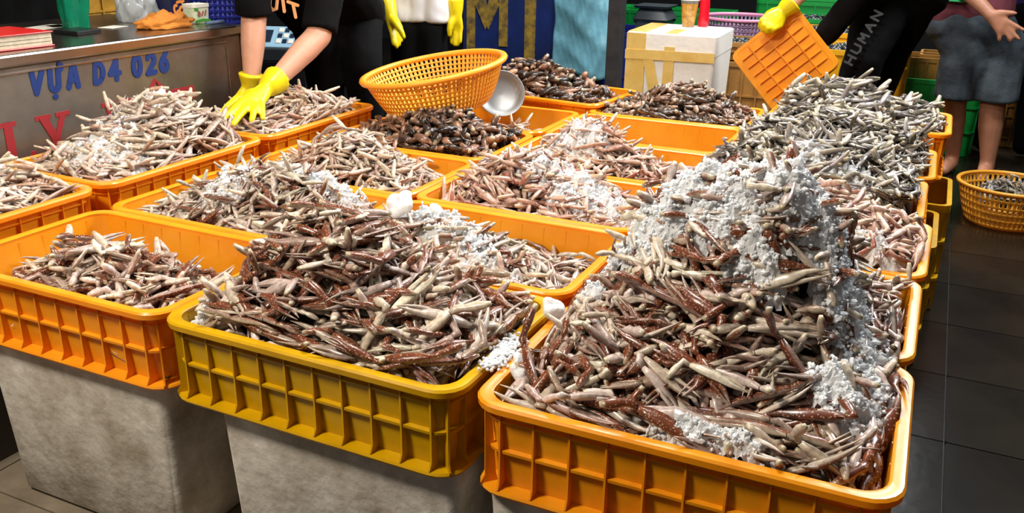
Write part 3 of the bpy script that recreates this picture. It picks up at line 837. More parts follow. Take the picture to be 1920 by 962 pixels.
# steel scoop lying behind the colander
e = empty('scoop', (-.905, 2.0, .575)); tag(e, 'round grey steel scoop leaning beside the colander', 'scoop')
b = MB().lathe([(.001, .0), (.05, .002), (.072, .008), (.088, .020), (.09, .020), (.074, .005), (.05, -.002), (.001, -.004)], 40)
o = b.build('pan', M['metal'], e, smooth=True); o.rotation_euler = (math.radians(62), math.radians(8), math.radians(28)); o.location = (0, 0, .035)
b = MB().tube([(-.07, .06, .01), (-.16, .12, .0), (-.24, .17, -.01)], .009, 10); b.build('handle', M['metal'], e, True)

# floor basket on the right with small claws
e = empty('floor_basket', (.95, 3.36, .0)); e.scale = (1.12, 1.12, 1.12); tag(e, 'round yellow perforated basket on the wet floor at the right', 'basket')
basket_shell('wall', .135, .185, .155, 'basket_orange', 5, 56, e)
round_rim(.188, .156, .009, 'basket_orange', e)
hb = Heap(.95 - .14, .95 + .14, 3.36 - .14, 3.36 + .14, .17, .02, .14, [(.92, 3.34, .1, .1, .06)], depth=.04)
hb.drop('grey', 0, 110, np.random.default_rng(31), .7)
hb.stuff('claw_heap', 'small grey claws in the round floor basket', 'claw heap', dark=(52, 50, 46))

# ------------------------------------------------------------------ steel counter with painted lettering
M['steel'] = mat('counter_steel', (152, 146, 138), rough=.34, metal=.8, rgb2=(112, 106, 99), nscale=2.3, bump=.02, bscale=9)
M['steel_edge'] = mat('counter_steel_edge', (176, 168, 158), rough=.26, metal=1., noise=.2, nscale=4)
M['blue_paint'] = mat('blue_paint', (14, 46, 112), rough=.5)
M['red_paint'] = mat('red_paint', (150, 34, 40), rough=.5)
XF, YE, ZT = -1.745, 1.53, .86
e = empty('steel_counter', (XF, YE, 0)); tag(e, 'stainless steel counter with blue and red painted lettering', 'counter')
b = MB(); b.box((-.293, -1.3, ZT / 2 - .017), (.62, 2.6, ZT - .034)); counter_body = b.build('body', M['steel'], e, bevel=.004)
b = MB(); b.box((-.31, -1.3, ZT - .017), (.68, 2.64, .034)); b.build('worktop', M['steel_edge'], e, bevel=.006)
b = MB()
for yy, zz, dy, dz in ((-.075, .4, .004, .78),): b.box((.018, yy, zz), (.006, dy, dz))
b.box((.018, -1.3, ZT - .052), (.006, 2.45, .004)); b.build('panel_seam', M['steel_edge'], e)
def strokes(lines, wd, matn, parent, name, place, lift=.0015):
    """rounded brush strokes; place maps (s,t) -> world-ish local point"""
    b = MB()
    for li, ln in enumerate(lines):
        pts = [Vector((p[0], p[1], 0)) for p in ln]
        # subdivide
        for si, (a_, c_) in enumerate(zip(pts[:-1], pts[1:])):
            d = (c_ - a_); L_ = max(d.length, 1e-5); d /= L_; nrm = Vector((-d.y, d.x, 0))
            ring = []
            for k in range(7): 
                t = math.pi / 2 + math.pi * k / 6; ring.append(a_ + d * math.cos(t) * wd + nrm * math.sin(t) * wd)
            for k in range(7):
                t = -math.pi / 2 + math.pi * k / 6; ring.append(c_ + d * math.cos(t) * wd + nrm * math.sin(t) * wd)
            L0 = [place(p.x, p.y, 0) for p in ring]; L1 = [place(p.x, p.y, lift * (1 + .12 * ((si + 3 * li) % 9))) for p in ring]
            b.loops([L0, L1], cap1=True)
    return b.build(name, M[matn], parent)
def arc(cx, cy, rx, ry, a0, a1, n=8):
    return [(cx + rx * math.cos(math.radians(a0 + (a1 - a0) * k / n)), cy + ry * math.sin(math.radians(a0 + (a1 - a0) * k / n))) for k in range(n + 1)]
FACE = .0172
# letters in a unit box 1 high
G = {
 'V': [[(0, 1), (.22, .0), (.62, 1)]],
 'U': [[(0, 1), (.0, .3)] + arc(.25, .28, .25, .28, 180, 360) + [(.52, .95)]],
 'hook': [arc(.60, 1.08, .10, .12, -90, 80, 5)],
 'dot': [[(.25, -.32), (.251, -.32)]],
 'A': [[(0, 0), (.30, 1), (.42, 1), (.62, 0)], [(.10, .34), (.56, .34)]],
 'D': [[(0.05, 0), (.12, 1)], [(.12, 1)] + arc(.18, .5, .44, .5, 90, -90) + [(.05, 0)]],
 '4': [[(.45, 0), (.45, 1), (.0, .32), (.66, .32)]],
 '0': [arc(.28, .5, .26, .5, 0, 360, 14)],
 '2': [arc(.28, .72, .26, .28, 160, -30, 7) + [(.0, .0), (.58, .04)]],
 '6': [[(.48, 1), (.2, .7)] + arc(.28, .3, .25, .3, 150, 510, 12)],
}
def word(seq, y0, z0, hgt, sl, wd, drop):
    """seq of (glyph list, advance); letters run along +y of the counter"""
    x = 0
    for gl, adv in seq:
        lines = []
        for g in gl:
            for ln in G[g]:
                lines.append([(x + px_ * .92 + (py_ * sl), py_) for px_, py_ in ln])
        x += adv
        lines = [[(p[0] * hgt, p[1] * hgt) for p in ln] for ln in lines]
        strokes(lines, wd, 'blue_paint', counter_body, 'letter', lambda s_, t_, q: Vector((FACE + q, y0 - YE + s_, z0 + t_ + drop * s_)))
word([(['V'], 1.02), (['U', 'hook', 'dot'], 1.04), (['A'], 1.58), (['D'], 1.04), (['4'], 1.56), (['0'], 1.0), (['2'], .95), (['6'], .8)], .668, .744, .058, .10, .0086, .0)
def poly_letters(shapes, y0, z0, sy, sz, matn, name, parent, xf=FACE, th=.0015):
    b = MB()
    for k_, sh in enumerate(shapes):
        th = .0012 + .0003 * k_
        L0 = [(xf, y0 + p[0] * sy, z0 + p[1] * sz) for p in sh]; L1 = [(xf + th, y0 + p[0] * sy, z0 + p[1] * sz) for p in sh]
        b.loops([L0, L1], cap1=True)
    return b.build(name, M[matn], parent)
serif = lambda x, y, w_, h_=.10: [(x, y), (x + w_, y), (x + w_, y + h_), (x, y + h_)]
RL = {
 'L': [serif(0, 0, .36), serif(0, .90, .36), [(.09, 0), (.27, 0), (.27, 1), (.09, 1)], [(.27, 0), (.66, 0), (.70, .30), (.60, .30), (.52, .12), (.27, .12)]],
 'Y': [serif(-.02, .90, .36), serif(.46, .90, .34), serif(.20, 0, .38), [(.30, 0), (.48, 0), (.48, .45), (.30, .45)], [(.30, .42), (.48, .42), (.26, .95), (.06, .95)], [(.34, .42), (.46, .42), (.70, .95), (.56, .95)]],
 'V': [serif(-.02, .90, .36), serif(.46, .90, .34), [(.30, 0), (.44, 0), (.26, .95), (.06, .95)], [(.34, 0), (.42, .0), (.70, .95), (.56, .95)]],
 'I': [serif(0, 0, .36), serif(0, .90, .36), [(.09, 0), (.27, 0), (.27, 1), (.09, 1)]],
 'E': [serif(0, 0, .62), serif(0, .90, .62), [(.09, 0), (.27, 0), (.27, 1), (.09, 1)], serif(.27, .45, .26, .12), [(.52, 0), (.62, 0), (.66, .28), (.58, .28)], [(.58, .72), (.66, .72), (.62, 1), (.52, 1)], [(.10, 1.1), (.24, 1.1), (.34, 1.26), (.30, 1.34)], [(.30, 1.34), (.34, 1.26), (.44, 1.1), (.58, 1.1)], serif(.26, -.24, .14, .13)],
 'T': [serif(.2, 0, .38), [(.30, 0), (.48, 0), (.48, 1), (.30, 1)], serif(.02, .88, .74, .12), [(.02, .68), (.12, .68), (.16, .9), (.02, .9)], [(.62, .9), (.66, .68), (.76, .68), (.76, .9)]],
}
yy = .548
for ch, adv in (('L', .115), ('Y', .232), ('V', .112), ('I', .06), ('E', .105), ('T', .1)):
    poly_letters(RL[ch], yy - YE, .545, .142, .135, 'red_paint', 'letter', counter_body)
    yy += adv

# things on the counter
M['red_book'] = mat('red_cover', (205, 36, 34), rough=.3)
M['paper'] = mat('paper_white', (232, 228, 216), rough=.8, noise=.08)
M['pages'] = mat('page_edges', (206, 194, 170), rough=.85, noise=.25, nscale=60)
M['black_plastic'] = mat('black_plastic', (22, 22, 24), rough=.35)
M['cloth_orange'] = mat('orange_cloth', (212, 132, 48), rough=.9, noise=.2, nscale=30, bump=.4, bscale=90)
M['bag_clear'] = mat('clear_plastic_bag', (226, 230, 234), rough=.15, trans=.35, spec=.6, transl=.3)
M['bag_green'] = mat('green_plastic_bag', (10, 150, 112), rough=.25, transl=.4, noise=.3, nscale=14, spec=.6)
M['blue_plastic'] = mat('blue_plastic', (28, 44, 150), rough=.4, noise=.2)
M['navy_box'] = mat('navy_tin', (22, 24, 66), rough=.35)
M['tub'] = mat('pale_green_tub', (196, 216, 168), rough=.35, rgb2=(226, 228, 214), nscale=40)
M['green_print'] = mat('green_print', (70, 148, 52), rough=.5)
M['tan_print'] = mat('orange_print', (226, 140, 60), rough=.5)
M['pink_print'] = mat('brown_print', (160, 104, 90), rough=.5)
TZ = ZT + .001
def on_counter(px, py): return atz(px, py, TZ)
p = on_counter(60, 86)
e2 = empty('ledger_book', (p.x - .06, p.y - .12, TZ), math.radians(-3)); tag(e2, 'thick ledger book with a red cover on the steel counter', 'book')
MB().box((0, 0, .021), (.19, .32, .034)).build('pages', M['pages'], e2)
MB().box((0, 0, .0405), (.2, .33, .004)).build('cover', M['red_book'], e2, bevel=.002)
MB().box((0, 0, .002), (.2, .33, .004)).build('back_cover', M['red_book'], e2, bevel=.002)
b = MB()
for zz in (.014, .024): b.box((.0952, 0, zz), (.0006, .31, .0008))
b.build('page_line', M['black_plastic'], e2)
def sheet(px, py, w_, d_, rz, matn, name, label, cat, th=.0015, z=TZ):
    q = on_counter(px, py)
    o = MB().box((0, 0, th / 2), (w_, d_, th)).build(name, M[matn], loc=(q.x, q.y, z), rot=(0, 0, math.radians(rz)), bevel=min(th * .3, .002))
    return tag(o, label, cat)
sheet(88, 51, .09, .14, 10, 'paper', 'paper_slip', 'white paper slips beside the red ledger, nearer one', 'paper')
sheet(125, 48, .07, .12, -16, 'paper', 'paper_slip', 'white paper slip at the far side of the counter behind the ledger', 'paper')
sheet(212, 51, .06, .08, 8, 'paper', 'paper_card', 'blank white card lying in the middle of the counter', 'paper')
sheet(146, 62, .10, .10, 4, 'black_plastic', 'notepad', 'dark flat notepad between the ledger and the white card', 'notepad', .012)
# folded orange cloth
def crumple(name, matn, loc, size, seed, flat, n=28, amp=.18, rz=0, parent=None, thick=0):
    r = np.random.default_rng(seed); bm = bmesh.new(); bmesh.ops.create_icosphere(bm, subdivisions=4, radius=1)
    V = np.array([v.co[:] for v in bm.verts]); F = [[v.index for v in f.verts] for f in bm.faces]; bm.free()
    d = np.ones(len(V))
    for _ in range(n):
        k = r.normal(0, 1, 3); k /= np.linalg.norm(k); d += amp * .3 * np.abs(np.sin(V @ k * r.uniform(2.5, 9) + r.uniform(0, 6))) - amp * .15
    V = V * d[:, None] * np.array(size)
    V[:, 2] = np.maximum(V[:, 2], -flat) + flat
    b = MB(); b.add(V.tolist(), F)
    return b.build(name, M[matn], parent, smooth=True, loc=loc, rot=(0, 0, rz))
p = on_counter(318, 52)
tag(crumple('folded_cloth', 'cloth_orange', (p.x - .02, p.y, TZ), (.042, .075, .028), 4, .012, amp=.3, rz=math.radians(-8)), 'folded orange cloth at the front edge of the counter', 'cloth')
p = on_counter(272, 44)
tag(crumple('plastic_bag', 'bag_clear', (p.x - .08, p.y + .05, TZ), (.036, .044, .060), 5, .03, amp=.5, n=30), 'crumpled clear plastic bag behind the orange cloth', 'bag')
p = on_counter(337, 38)
e2 = empty('snack_tin', (p.x - .05, p.y + .02, TZ), math.radians(6)); tag(e2, 'dark navy tin with orange lettering beside the pale green tub', 'tin')
MB().box((0, 0, .04), (.085, .115, .08)).build('body', M['navy_box'], e2, bevel=.006)
MB().box((0, -.01, .083), (.09, .12, .008)).build('lid', M['blue_plastic'], e2, bevel=.003)
strokes([arc(-.033, .04, .011, .014, 60, 330, 8), arc(-.002, .034, .012, .012, 0, 360, 9), arc(.03, .040, .011, .013, 40, 320, 8), [(-.025, .063), (-.005, .066)], [(.0, .062), (.012, .066)]], .005, 'tan_print', e2, 'lettering', lambda s_, t_, q: Vector((.0428 + q, s_, t_)), .001)
p = on_counter(380, 44)
e2 = empty('cream_tub', (p.x - .035, p.y + .01, TZ), 0); e2.scale = (.78, .78, .95); tag(e2, 'pale green printed tub with white lid on the counter', 'tub')
MB().loops([rrect(.07, .095, .016, 0), rrect(.076, .102, .016, .058)], cap0=True, cap1=True).build('body', M['tub'], e2, True, angle=.7)
MB().loops([rrect(.08, .106, .016, .058), rrect(.08, .106, .016, .070)], cap0=True, cap1=True).build('lid', M['paper'], e2, True, angle=.7)
strokes([[(-.045, .008), (.0, .012), (.045, .007)], [(-.046, .054), (-.03, .05)]], .005, 'green_print', e2, 'print', lambda s_, t_, q: Vector((.0378 + q, s_, t_)), .001)
strokes([arc(-.022, .035, .006, .007, 0, 360, 7), [(-.004, .03), (.004, .042)], [(.015, .03), (.022, .045)]], .004, 'pink_print', e2, 'print', lambda s_, t_, q: Vector((.0378 + q, s_, t_)), .001)
p = on_counter(408, 45)
MBp = MB().tube([(0, -.045, .006), (0, .04, .006), (0, .05, .005)], [.006, .006, .002], 8)
tag(MBp.build('pen', mat('grey_blue_plastic', (84, 104, 134), .4), smooth=True, loc=(p.x - .01, p.y, TZ)), 'grey-blue pen at the end of the counter beside the tub', 'pen')
# blue basket on the back of the counter, with peeled garlic-pale contents
e2 = empty('blue_basket', (-2.12, 1.82, .80)); tag(e2, 'dark blue perforated basket beyond the far end of the counter', 'basket')
basket_shell('wall', .16, .20, .15, 'blue_plastic', 6, 60, e2, slot_frac=.6)
round_rim(.203, .151, .008, 'blue_plastic', e2)
MB().lathe([(.12, -.80), (.155, -.003)], 20, cap0=True, cap1=True).build('stand', M['black_plastic'], e2)
# hanging blue handle behind the tin
# yellow crates and green bag behind the counter
M['old_yellow'] = mat('old_yellow_plastic', (186, 138, 40), rough=.5, rgb2=(140, 96, 22), nscale=6)
def tall_crate(x, y, z, w_, d_, h_, rz, matn, label, cols=5, rows=3, cat='crate', group=None, name='stacking_crate'):
    """open-top crate with lattice sides"""
    e3 = empty(name, (x, y, z), rz); tag(e3, label, cat, group)
    t = .012
    b = MB().loops([rrect(w_ - .03, d_ - .03, .03, .002, 3), rrect(w_ - .012, d_ - .012, .03, h_ - .01, 3), rrect(w_ - .022, d_ - .022, .026, h_ - .01, 3), rrect(w_ - .04, d_ - .04, .026, .012, 3)], cap0=True, cap1=True)
    b.build('body', M[matn], e3, True, angle=.6)
    MB().loops([rrect(w_, d_, .034, h_ - .025, 3), rrect(w_, d_, .034, h_, 3), rrect(w_ - .03, d_ - .03, .024, h_, 3), rrect(w_ - .03, d_ - .03, .024, h_ - .025, 3)], close=True).build('rim', M[matn], e3, True, angle=.6)
    for r_ in range(1, rows):
        zz = h_ * r_ / rows
        MB().loops([rrect(w_, d_, .034, zz - .005, 3), rrect(w_, d_, .034, zz + .005, 3), rrect(w_ - .03, d_ - .03, .024, zz + .005, 3), rrect(w_ - .03, d_ - .03, .024, zz - .005, 3)], close=True).build('band', M[matn], e3, True, angle=.6)
    for sx, sy, n_, dd in ((0, -1, cols, w_), (0, 1, cols, w_), (-1, 0, max(3, cols - 2), d_), (1, 0, max(3, cols - 2), d_)):
        for k in range(n_):
            off = (-.5 + (k + .5) / n_) * (dd - .06) * 1.0
            c = (off, sy * (d_ / 2 - .004), h_ / 2) if sy else (sx * (w_ / 2 - .004), off, h_ / 2)
            MB().box(c, (.008, .010, h_ - .02) if sy else (.010, .008, h_ - .02)).build('rib', M[matn], e3)
    return e3
tall_crate(-3.2, 1.86, .0, .42, .62, 1.0, .05, 'old_yellow', 'tall stack of old yellow crates behind the counter, right of the green bag', 5, 5)
tall_crate(-3.2, 1.20, .0, .42, .60, 1.0, 0, 'old_yellow', 'old yellow crates behind the counter at the left of the green bag', 5, 6)
p = at(140, 20, 1.15)
o = crumple('green_bag', 'bag_green', (p.x, p.y, .76), (.032, .034, .2), 11, .2, amp=.35); tag(o, 'hanging green plastic bag behind the steel counter', 'bag')
# ------------------------------------------------------------------ things behind the stall
# taped white foam box with drinks on it
M['white_foam'] = mat('white_styrofoam', (236, 234, 228), rough=.75, noise=.06, nscale=20, bump=.1, bscale=60)
M['tape'] = mat('yellow_packing_tape', (226, 194, 116), rough=.22, rgb2=(212, 176, 94), nscale=12, spec=.6)
FX, FY, FZ = -.60, 3.42, .74
e = empty('taped_foam_box', (FX, FY, 0), math.radians(2)); tag(e, 'white foam box wrapped in yellow packing tape at the back', 'foam box')
MB().loops([rrect(.40, .42, .02, 0, 3), rrect(.43, .45, .02, FZ - .10, 3)], cap0=True, cap1=True).build('body', M['white_foam'], e, True, angle=.6)
MB().loops([rrect(.435, .455, .02, FZ - .098, 3), rrect(.435, .455, .02, FZ - .006, 3), rrect(.42, .44, .02, FZ, 3)], cap0=True, cap1=True).build('lid', M['white_foam'], e, True, angle=.6)
def strip(pts, wdt, name='tape_strip'):
    b = MB()
    for (a_, c_) in zip(pts[:-1], pts[1:]):
        a_, c_ = Vector(a_), Vector(c_); d = (c_ - a_).normalized(); n_ = Vector((0, -1, 0)); s_ = d.cross(n_) * wdt / 2; o_ = n_ * .0025
        b.loops([[a_ - s_, a_ + s_, c_ + s_, c_ - s_], [a_ - s_ + o_, a_ + s_ + o_, c_ + s_ + o_, c_ - s_ + o_]], cap1=True)
    return b.build(name, M['tape'], e)
yf = -.2285
strip([(-.216, yf - .002, FZ - .105), (.216, yf - .002, FZ - .10)], .045)
strip([(-.165, yf + .0005, FZ - .004), (-.165, yf + .0005, .1)], .095)
strip([(-.10, yf - .0012, FZ - .12), (-.02, yf - .0012, .30)], .05)
strip([(.0, yf - .0004, FZ - .06), (.0, yf - .0004, .30)], .05)
b = MB(); b.box((-.165, 0, FZ + .001), (.09, .43, .002)); b.box((.0, -.12, FZ + .001), (.06, .2, .002)); b.build('tape_strip', M['tape'], e)
# iced drink cup
M['coffee'] = mat('iced_brown_drink', (150, 98, 34), rough=.2, rgb2=(196, 150, 70), nscale=38, spec=.6)
M['cup'] = mat('clear_cup', (240, 240, 236), rough=.1, trans=.8)
p = atz(1290, 50, FZ)
e2 = empty('drink_cup', (p.x, p.y, FZ)); tag(e2, 'clear plastic cup of iced brown drink on the taped foam box', 'cup')
MB().lathe([(.030, .002), (.043, .115)], 24, cap0=True, cap1=True).build('drink', M['coffee'], e2, True, angle=.7)
MB().lathe([(.0440, .116), (.0455, .13), (.0475, .13), (.0475, .135), (.044, .136)], 24).build('cup_wall', M['cup'], e2, True, angle=.7)
MB().lathe([(.049, .130), (.049, .137), (.02, .142)], 24, cap1=True).build('lid', M['paper'], e2, True, angle=.7)
p = atz(1318, 50, FZ)
M['red_bottle'] = mat('red_drink_bottle', (224, 22, 44), rough=.2, transl=.25, spec=.6)
e2 = empty('red_bottle', (p.x, p.y, FZ)); tag(e2, 'red soft drink bottle beside the brown drink cup', 'bottle')
MB().lathe([(.024, 0), (.027, .01), (.027, .055), (.024, .075), (.027, .10), (.024, .14), (.011, .185), (.011, .20)], 20, cap0=True, cap1=True).build('body', M['red_bottle'], e2, True, angle=.8)
MB().lathe([(.014, .195), (.014, .215)], 16, cap0=True, cap1=True).build('cap', M['paper'], e2)

# painted blue board with worn yellow letters
M['blue_board'] = mat('worn_blue_board', (16, 44, 116), rough=.6, rgb2=(8, 26, 74), nscale=4)
M['worn_yellow'] = mat('worn_yellow_paint', (176, 142, 48), rough=.7, rgb2=(74, 66, 50), nscale=16)
BY = 4.4
pl_, pr_ = at(868, 60, BY), at(1040, 60, BY)
e = empty('blue_board', ((pl_.x + pr_.x) / 2, BY, 0)); tag(e, 'worn dark blue board with peeling yellow painted letters', 'board')
wB = pr_.x - pl_.x
board_panel = MB().box((0, .02, .65), (wB, .04, 1.3)).build('panel', M['blue_board'], e, bevel=.004)
zb_ = at(940, 122, BY).z; k_ = wB / 172.
def bx(px): return (px - 954) * k_
def bz(py): return at(954, py, BY).z
def slab(poly, nm='letter'):
    b = MB(); b.loops([[(bx(x_), -.001, bz(y_)) for x_, y_ in poly], [(bx(x_), -.006, bz(y_)) for x_, y_ in poly]], cap1=True, cap0=True); return b.build(nm, M['worn_yellow'], board_panel)
b = MB()
for poly in ([(876, 122), (892, 122), (892, -60), (876, -60)], [(938, 88), (954, 88), (954, -60), (938, -60)], [(892, 10), (904, -30), (922, 40), (912, 58)], [(938, 10), (926, -30), (910, 40), (918, 58)]):
    dq = .006 + .0008 * len(b.v) / 8
    b.loops([[(bx(x_), -.001, bz(y_)) for x_, y_ in poly], [(bx(x_), -dq, bz(y_)) for x_, y_ in poly]], cap1=True, cap0=True)
b.build('letter', M['worn_yellow'], board_panel)
slab([(986, 126), (1005, 126), (1006, -60), (985, -60)])
# pale blue tarpaulin hanging in folds
M['tarp'] = mat('pale_blue_tarpaulin', (134, 202, 226), rough=.4, rgb2=(100, 156, 172), nscale=4, bump=.4, bscale=14, transl=.1)
pa, pb = at(1030, 60, 4.25), at(1146, 60, 4.25)
r = np.random.default_rng(3); NX, NZ = 40, 44
b = MB(); zb0 = at(1090, 140, 4.25).z
for j in range(NZ):
    for i in range(NX):
        u_, v_ = i / (NX - 1), j / (NZ - 1)
        z = zb0 - .02 + (1.25 - zb0) * v_
        f = .018 * math.sin(u_ * 5 + v_ * 3.2) + .008 * math.sin(u_ * 17 - v_ * 9) + .016 * abs(math.sin(v_ * 13 + u_ * 4)) + .02 * abs(math.sin(v_ * 6 - u_ * 5)) + .004 * abs(math.sin(u_ * 31 + v_ * 22))
        b.v.append((pa.x + (pb.x - pa.x) * u_, 4.28 + f, z + .02 * math.sin(u_ * 7)))
for j in range(NZ - 1):
    for i in range(NX - 1):
        a_ = j * NX + i; b.f.append((a_, a_ + 1, a_ + 1 + NX, a_ + NX))
o = b.build('tarpaulin', M['tarp'], smooth=True); s_ = o.modifiers.new('s', 'SOLIDIFY'); s_.thickness = .004
tag(o, 'crumpled pale blue tarpaulin hanging beside the blue board', 'tarpaulin')
M['dark_post'] = mat('dark_rusty_post', (48, 42, 40), rough=.7, rgb2=(24, 22, 24), nscale=9)
p = at(1154, 80, 4.15)
e = empty('market_post', (p.x, p.y, 0)); tag(e, 'dark square post between the blue tarpaulin and the foam box', 'post')
MB().box((0, 0, 1.3), (.085, .085, 2.6)).build('shaft', M['dark_post'], e, bevel=.006)
MB().box((0, 0, .03), (.16, .16, .06)).build('foot', M['dark_post'], e, bevel=.006)

# green and yellow crates, tubs and scale far behind
M['green_plastic'] = mat('green_plastic', (22, 168, 72), rough=.4, noise=.25, nscale=8, transl=.1)
M['pink_plastic'] = mat('pink_plastic', (222, 142, 172), rough=.4, noise=.1)
M['mauve_plastic'] = mat('mauve_plastic', (150, 120, 150), rough=.45, noise=.1)
M['bright_yellow'] = mat('bright_yellow_plastic', (240, 178, 24), rough=.4, noise=.15, transl=.15)
M['tan_plastic'] = mat('tan_plastic', (168, 118, 52), rough=.5, noise=.3, nscale=9)
M['mussel'] = mat('black_mussel_shell', (24, 26, 30), rough=.22, rgb2=(70, 72, 74), nscale=60, spec=.6)
def mussels(x, y, z, w_, d_, n_, label, seed):
    rr_ = np.random.default_rng(seed); Vs, Ts, o_ = [], [], 0
    for _ in range(n_):
        a_, c_ = rr_.uniform(0, 2 * math.pi), rr_.uniform(-.6, .6)
        R_ = np.array(Matrix.Rotation(a_, 3, 'Z') @ Matrix.Rotation(c_, 3, 'Y') @ Matrix.Rotation(rr_.uniform(-.8, .8), 3, 'X'))
        P = (ICOV * np.array([.026, .014, .010])) ; P[:, 1] *= 1 - P[:, 0] * 12
        P = P @ R_.T + np.array([x + rr_.uniform(-w_, w_) / 2, y + rr_.uniform(-d_, d_) / 2, z + rr_.uniform(-.012, .012)])
        Vs.append(P); Ts.append(ICOT + o_); o_ += len(P)
    ob = link('mussel_heap', make_mesh('mussel_heap', np.concatenate(Vs), np.concatenate(Ts), None), M['mussel'])
    tag(ob, label, 'mussels', kind='stuff'); return ob
def at_floor_crate(px, py, Y, w_, d_, h_, rz, matn, label, mz=None, **kw):
    """crate whose near top rim centre shows at the given place"""
    q = at(px, py, Y); z = max(q.z - h_, 0)
    h2 = q.z - z
    ob = tall_crate(q.x, Y + d_ / 2, z, w_, d_, h2, rz, matn, label, **kw)
    if mz: mussels(q.x, Y + d_ / 2, q.z - .02, w_ - .07, d_ - .07, 260, mz, int(px))
    return ob
at_floor_crate(1600, 64, 4.3, .60, .42, .9, 0, 'bright_yellow', 'bright yellow crate full of black mussels behind the held crate', 'black mussels in the bright yellow crate', rows=4)
at_floor_crate(1585, 95, 3.75, .45, .40, .9, 0, 'bright_yellow', 'second bright yellow crate of mussels, the nearer one', 'black mussels in the nearer bright yellow crate', rows=4)
at_floor_crate(1555, 38, 5.0, .65, .46, .9, 0, 'green_plastic', 'green crate of mussels at the far back behind the yellow crates', 'black mussels in the far green crate', rows=4)
at_floor_crate(1545, 6, 6.2, 1.0, .5, .9, 0, 'green_plastic', 'wide green crate at the very back above the mussels', rows=4, cols=8)
at_floor_crate(1385, 80, 4.0, .46, .34, .10, 0, 'tan_plastic', 'tan crate of dark shells to the right of the taped foam box', 'dark shells in the tan crate', rows=2)
at_floor_crate(1395, 118, 3.9, .46, .36, .9, 0, 'tan_plastic', 'tan lattice crate standing low behind the held crate', rows=3)
at_floor_crate(1715, 108, 4.7, .34, .30, .30, .1, 'tan_plastic', 'brownish yellow crate behind the legs of the bending worker', rows=2)
at_floor_crate(1745, 150, 4.6, .55, .3, .9, 0, 'green_plastic', 'dark green crate low down behind the denim shorts', rows=3)
at_floor_crate(1752, 104, 4.9, .16, .30, .28, 0, 'tan_plastic', 'narrow yellow crate touching the denim shorts', rows=2, cols=3)
at_floor_crate(1905, 160, 5.0, .42, .36, .9, 0, 'tan_plastic', 'tan basket standing behind the bare legs', rows=6, cols=8)
at_floor_crate(1245, 22, 5.6, .9, .5, .95, 0, 'green_plastic', 'green crates in a row far behind the foam box', rows=4, cols=8)
at_floor_crate(1190, 62, 4.6, .5, .5, .9, .1, 'blue_plastic', 'blue tub at the left behind the taped foam box', rows=2, cols=3)
# pink basket
p = at(1383, 48, 4.9)
e2 = empty('pink_basket', (p.x, p.y + .1, p.z - .13)); tag(e2, 'round pink and mauve perforated basket right of the red bottle', 'basket')
basket_shell('wall', .19, .25, .17, 'mauve_plastic', 5, 60, e2); round_rim(.255, .172, .014, 'pink_plastic', e2)
MB().lathe([(.12, -.55), (.18, -.002)], 24, cap0=True, cap1=True).build('stand', M['tan_plastic'], e2)
# black scale
p = at(1228, 34, 4.9)
e2 = empty('platform_scale', (p.x, p.y, p.z)); tag(e2, 'black weighing scale with a wide tray on the green crates', 'scale')
M['scale_grey'] = mat('dark_grey_plastic', (52, 58, 62), rough=.4)
MB().box((0, 0, -.25), (.2, .22, .5)).build('pedestal', M['scale_grey'], e2)
MB().loops([rrect(.24, .26, .02, 0, 2), rrect(.17, .18, .02, .07, 2)], cap0=True, cap1=True).build('body', M['scale_grey'], e2, True, angle=.5)
MB().loops([rrect(.22, .24, .02, .07, 2), rrect(.24, .26, .02, .085, 2)], cap0=True, cap1=True).build('tray', M['scale_grey'], e2, True, angle=.5)
for sx in (-1, 1):
    for sy in (-1, 1): MB().box((sx * .1, sy * .11, -.012), (.02, .02, .024)).build('foot', M['black_plastic'], e2)
# yellow crate stacks carrying the right column
for k, (yy_, lb) in enumerate(((2.25, 'olive stack of shallow crates under the back right crates'), (1.78, 'olive stack of shallow crates under the second right crate from the back'))):
    tall_crate(.435 if k == 0 else .40, yy_, 0, .50, .40, ZB - .003, 0, 'yellow', lb, rows=3, cols=6)
tall_crate(-.3, 2.42, 0, .56, .40, ZB - .003, 0, 'yellow', 'yellow crate hidden under the stubby brown claws at the back', rows=3)
tall_crate(-.87, 2.42, 0, .56, .38, ZB + .017, math.radians(-7), 'yellow', 'yellow crate under the big dark claws at the back', rows=3)

# blue electronic scale behind the bending worker
M['key_blue'] = mat('pale_blue_panel', (150, 190, 214), rough=.4)
M['lcd'] = mat('dark_display', (30, 44, 60), rough=.2)
p = at(520, 64, 2.25)
e2 = empty('price_scale', (p.x, p.y, p.z - .05), math.radians(20)); tag(e2, 'pale blue keypad scale between the bending worker\'s arms', 'scale')
rotp = Euler((math.radians(38), 0, 0)).to_matrix()
MB().box((0, .02, -.03), (.26, .22, .06)).build('body', M['scale_grey'], e2, bevel=.008)
panel = MB().box((0, -.02, .035), (.24, .13, .02), rotp).build('panel', M['key_blue'], e2, bevel=.004)
MB().box((-.06, -.028, .045), (.09, .07, .006), rotp).build('display', M['lcd'], panel)
for i in range(4):
    for j in range(3):
        c_ = Vector((-.0 + .028 * i + .02, -.022, .046)) + rotp @ Vector((0, (j - 1) * .034, 0))
        MB().box(c_, (.02, .024, .006), rotp).build('key', M['lcd'] if (i + j) % 2 else M['paper'], panel)
MB().box((0, .02, -.06 - .35), (.3, .26, .7)).build('cabinet', M['black_plastic'], e2)

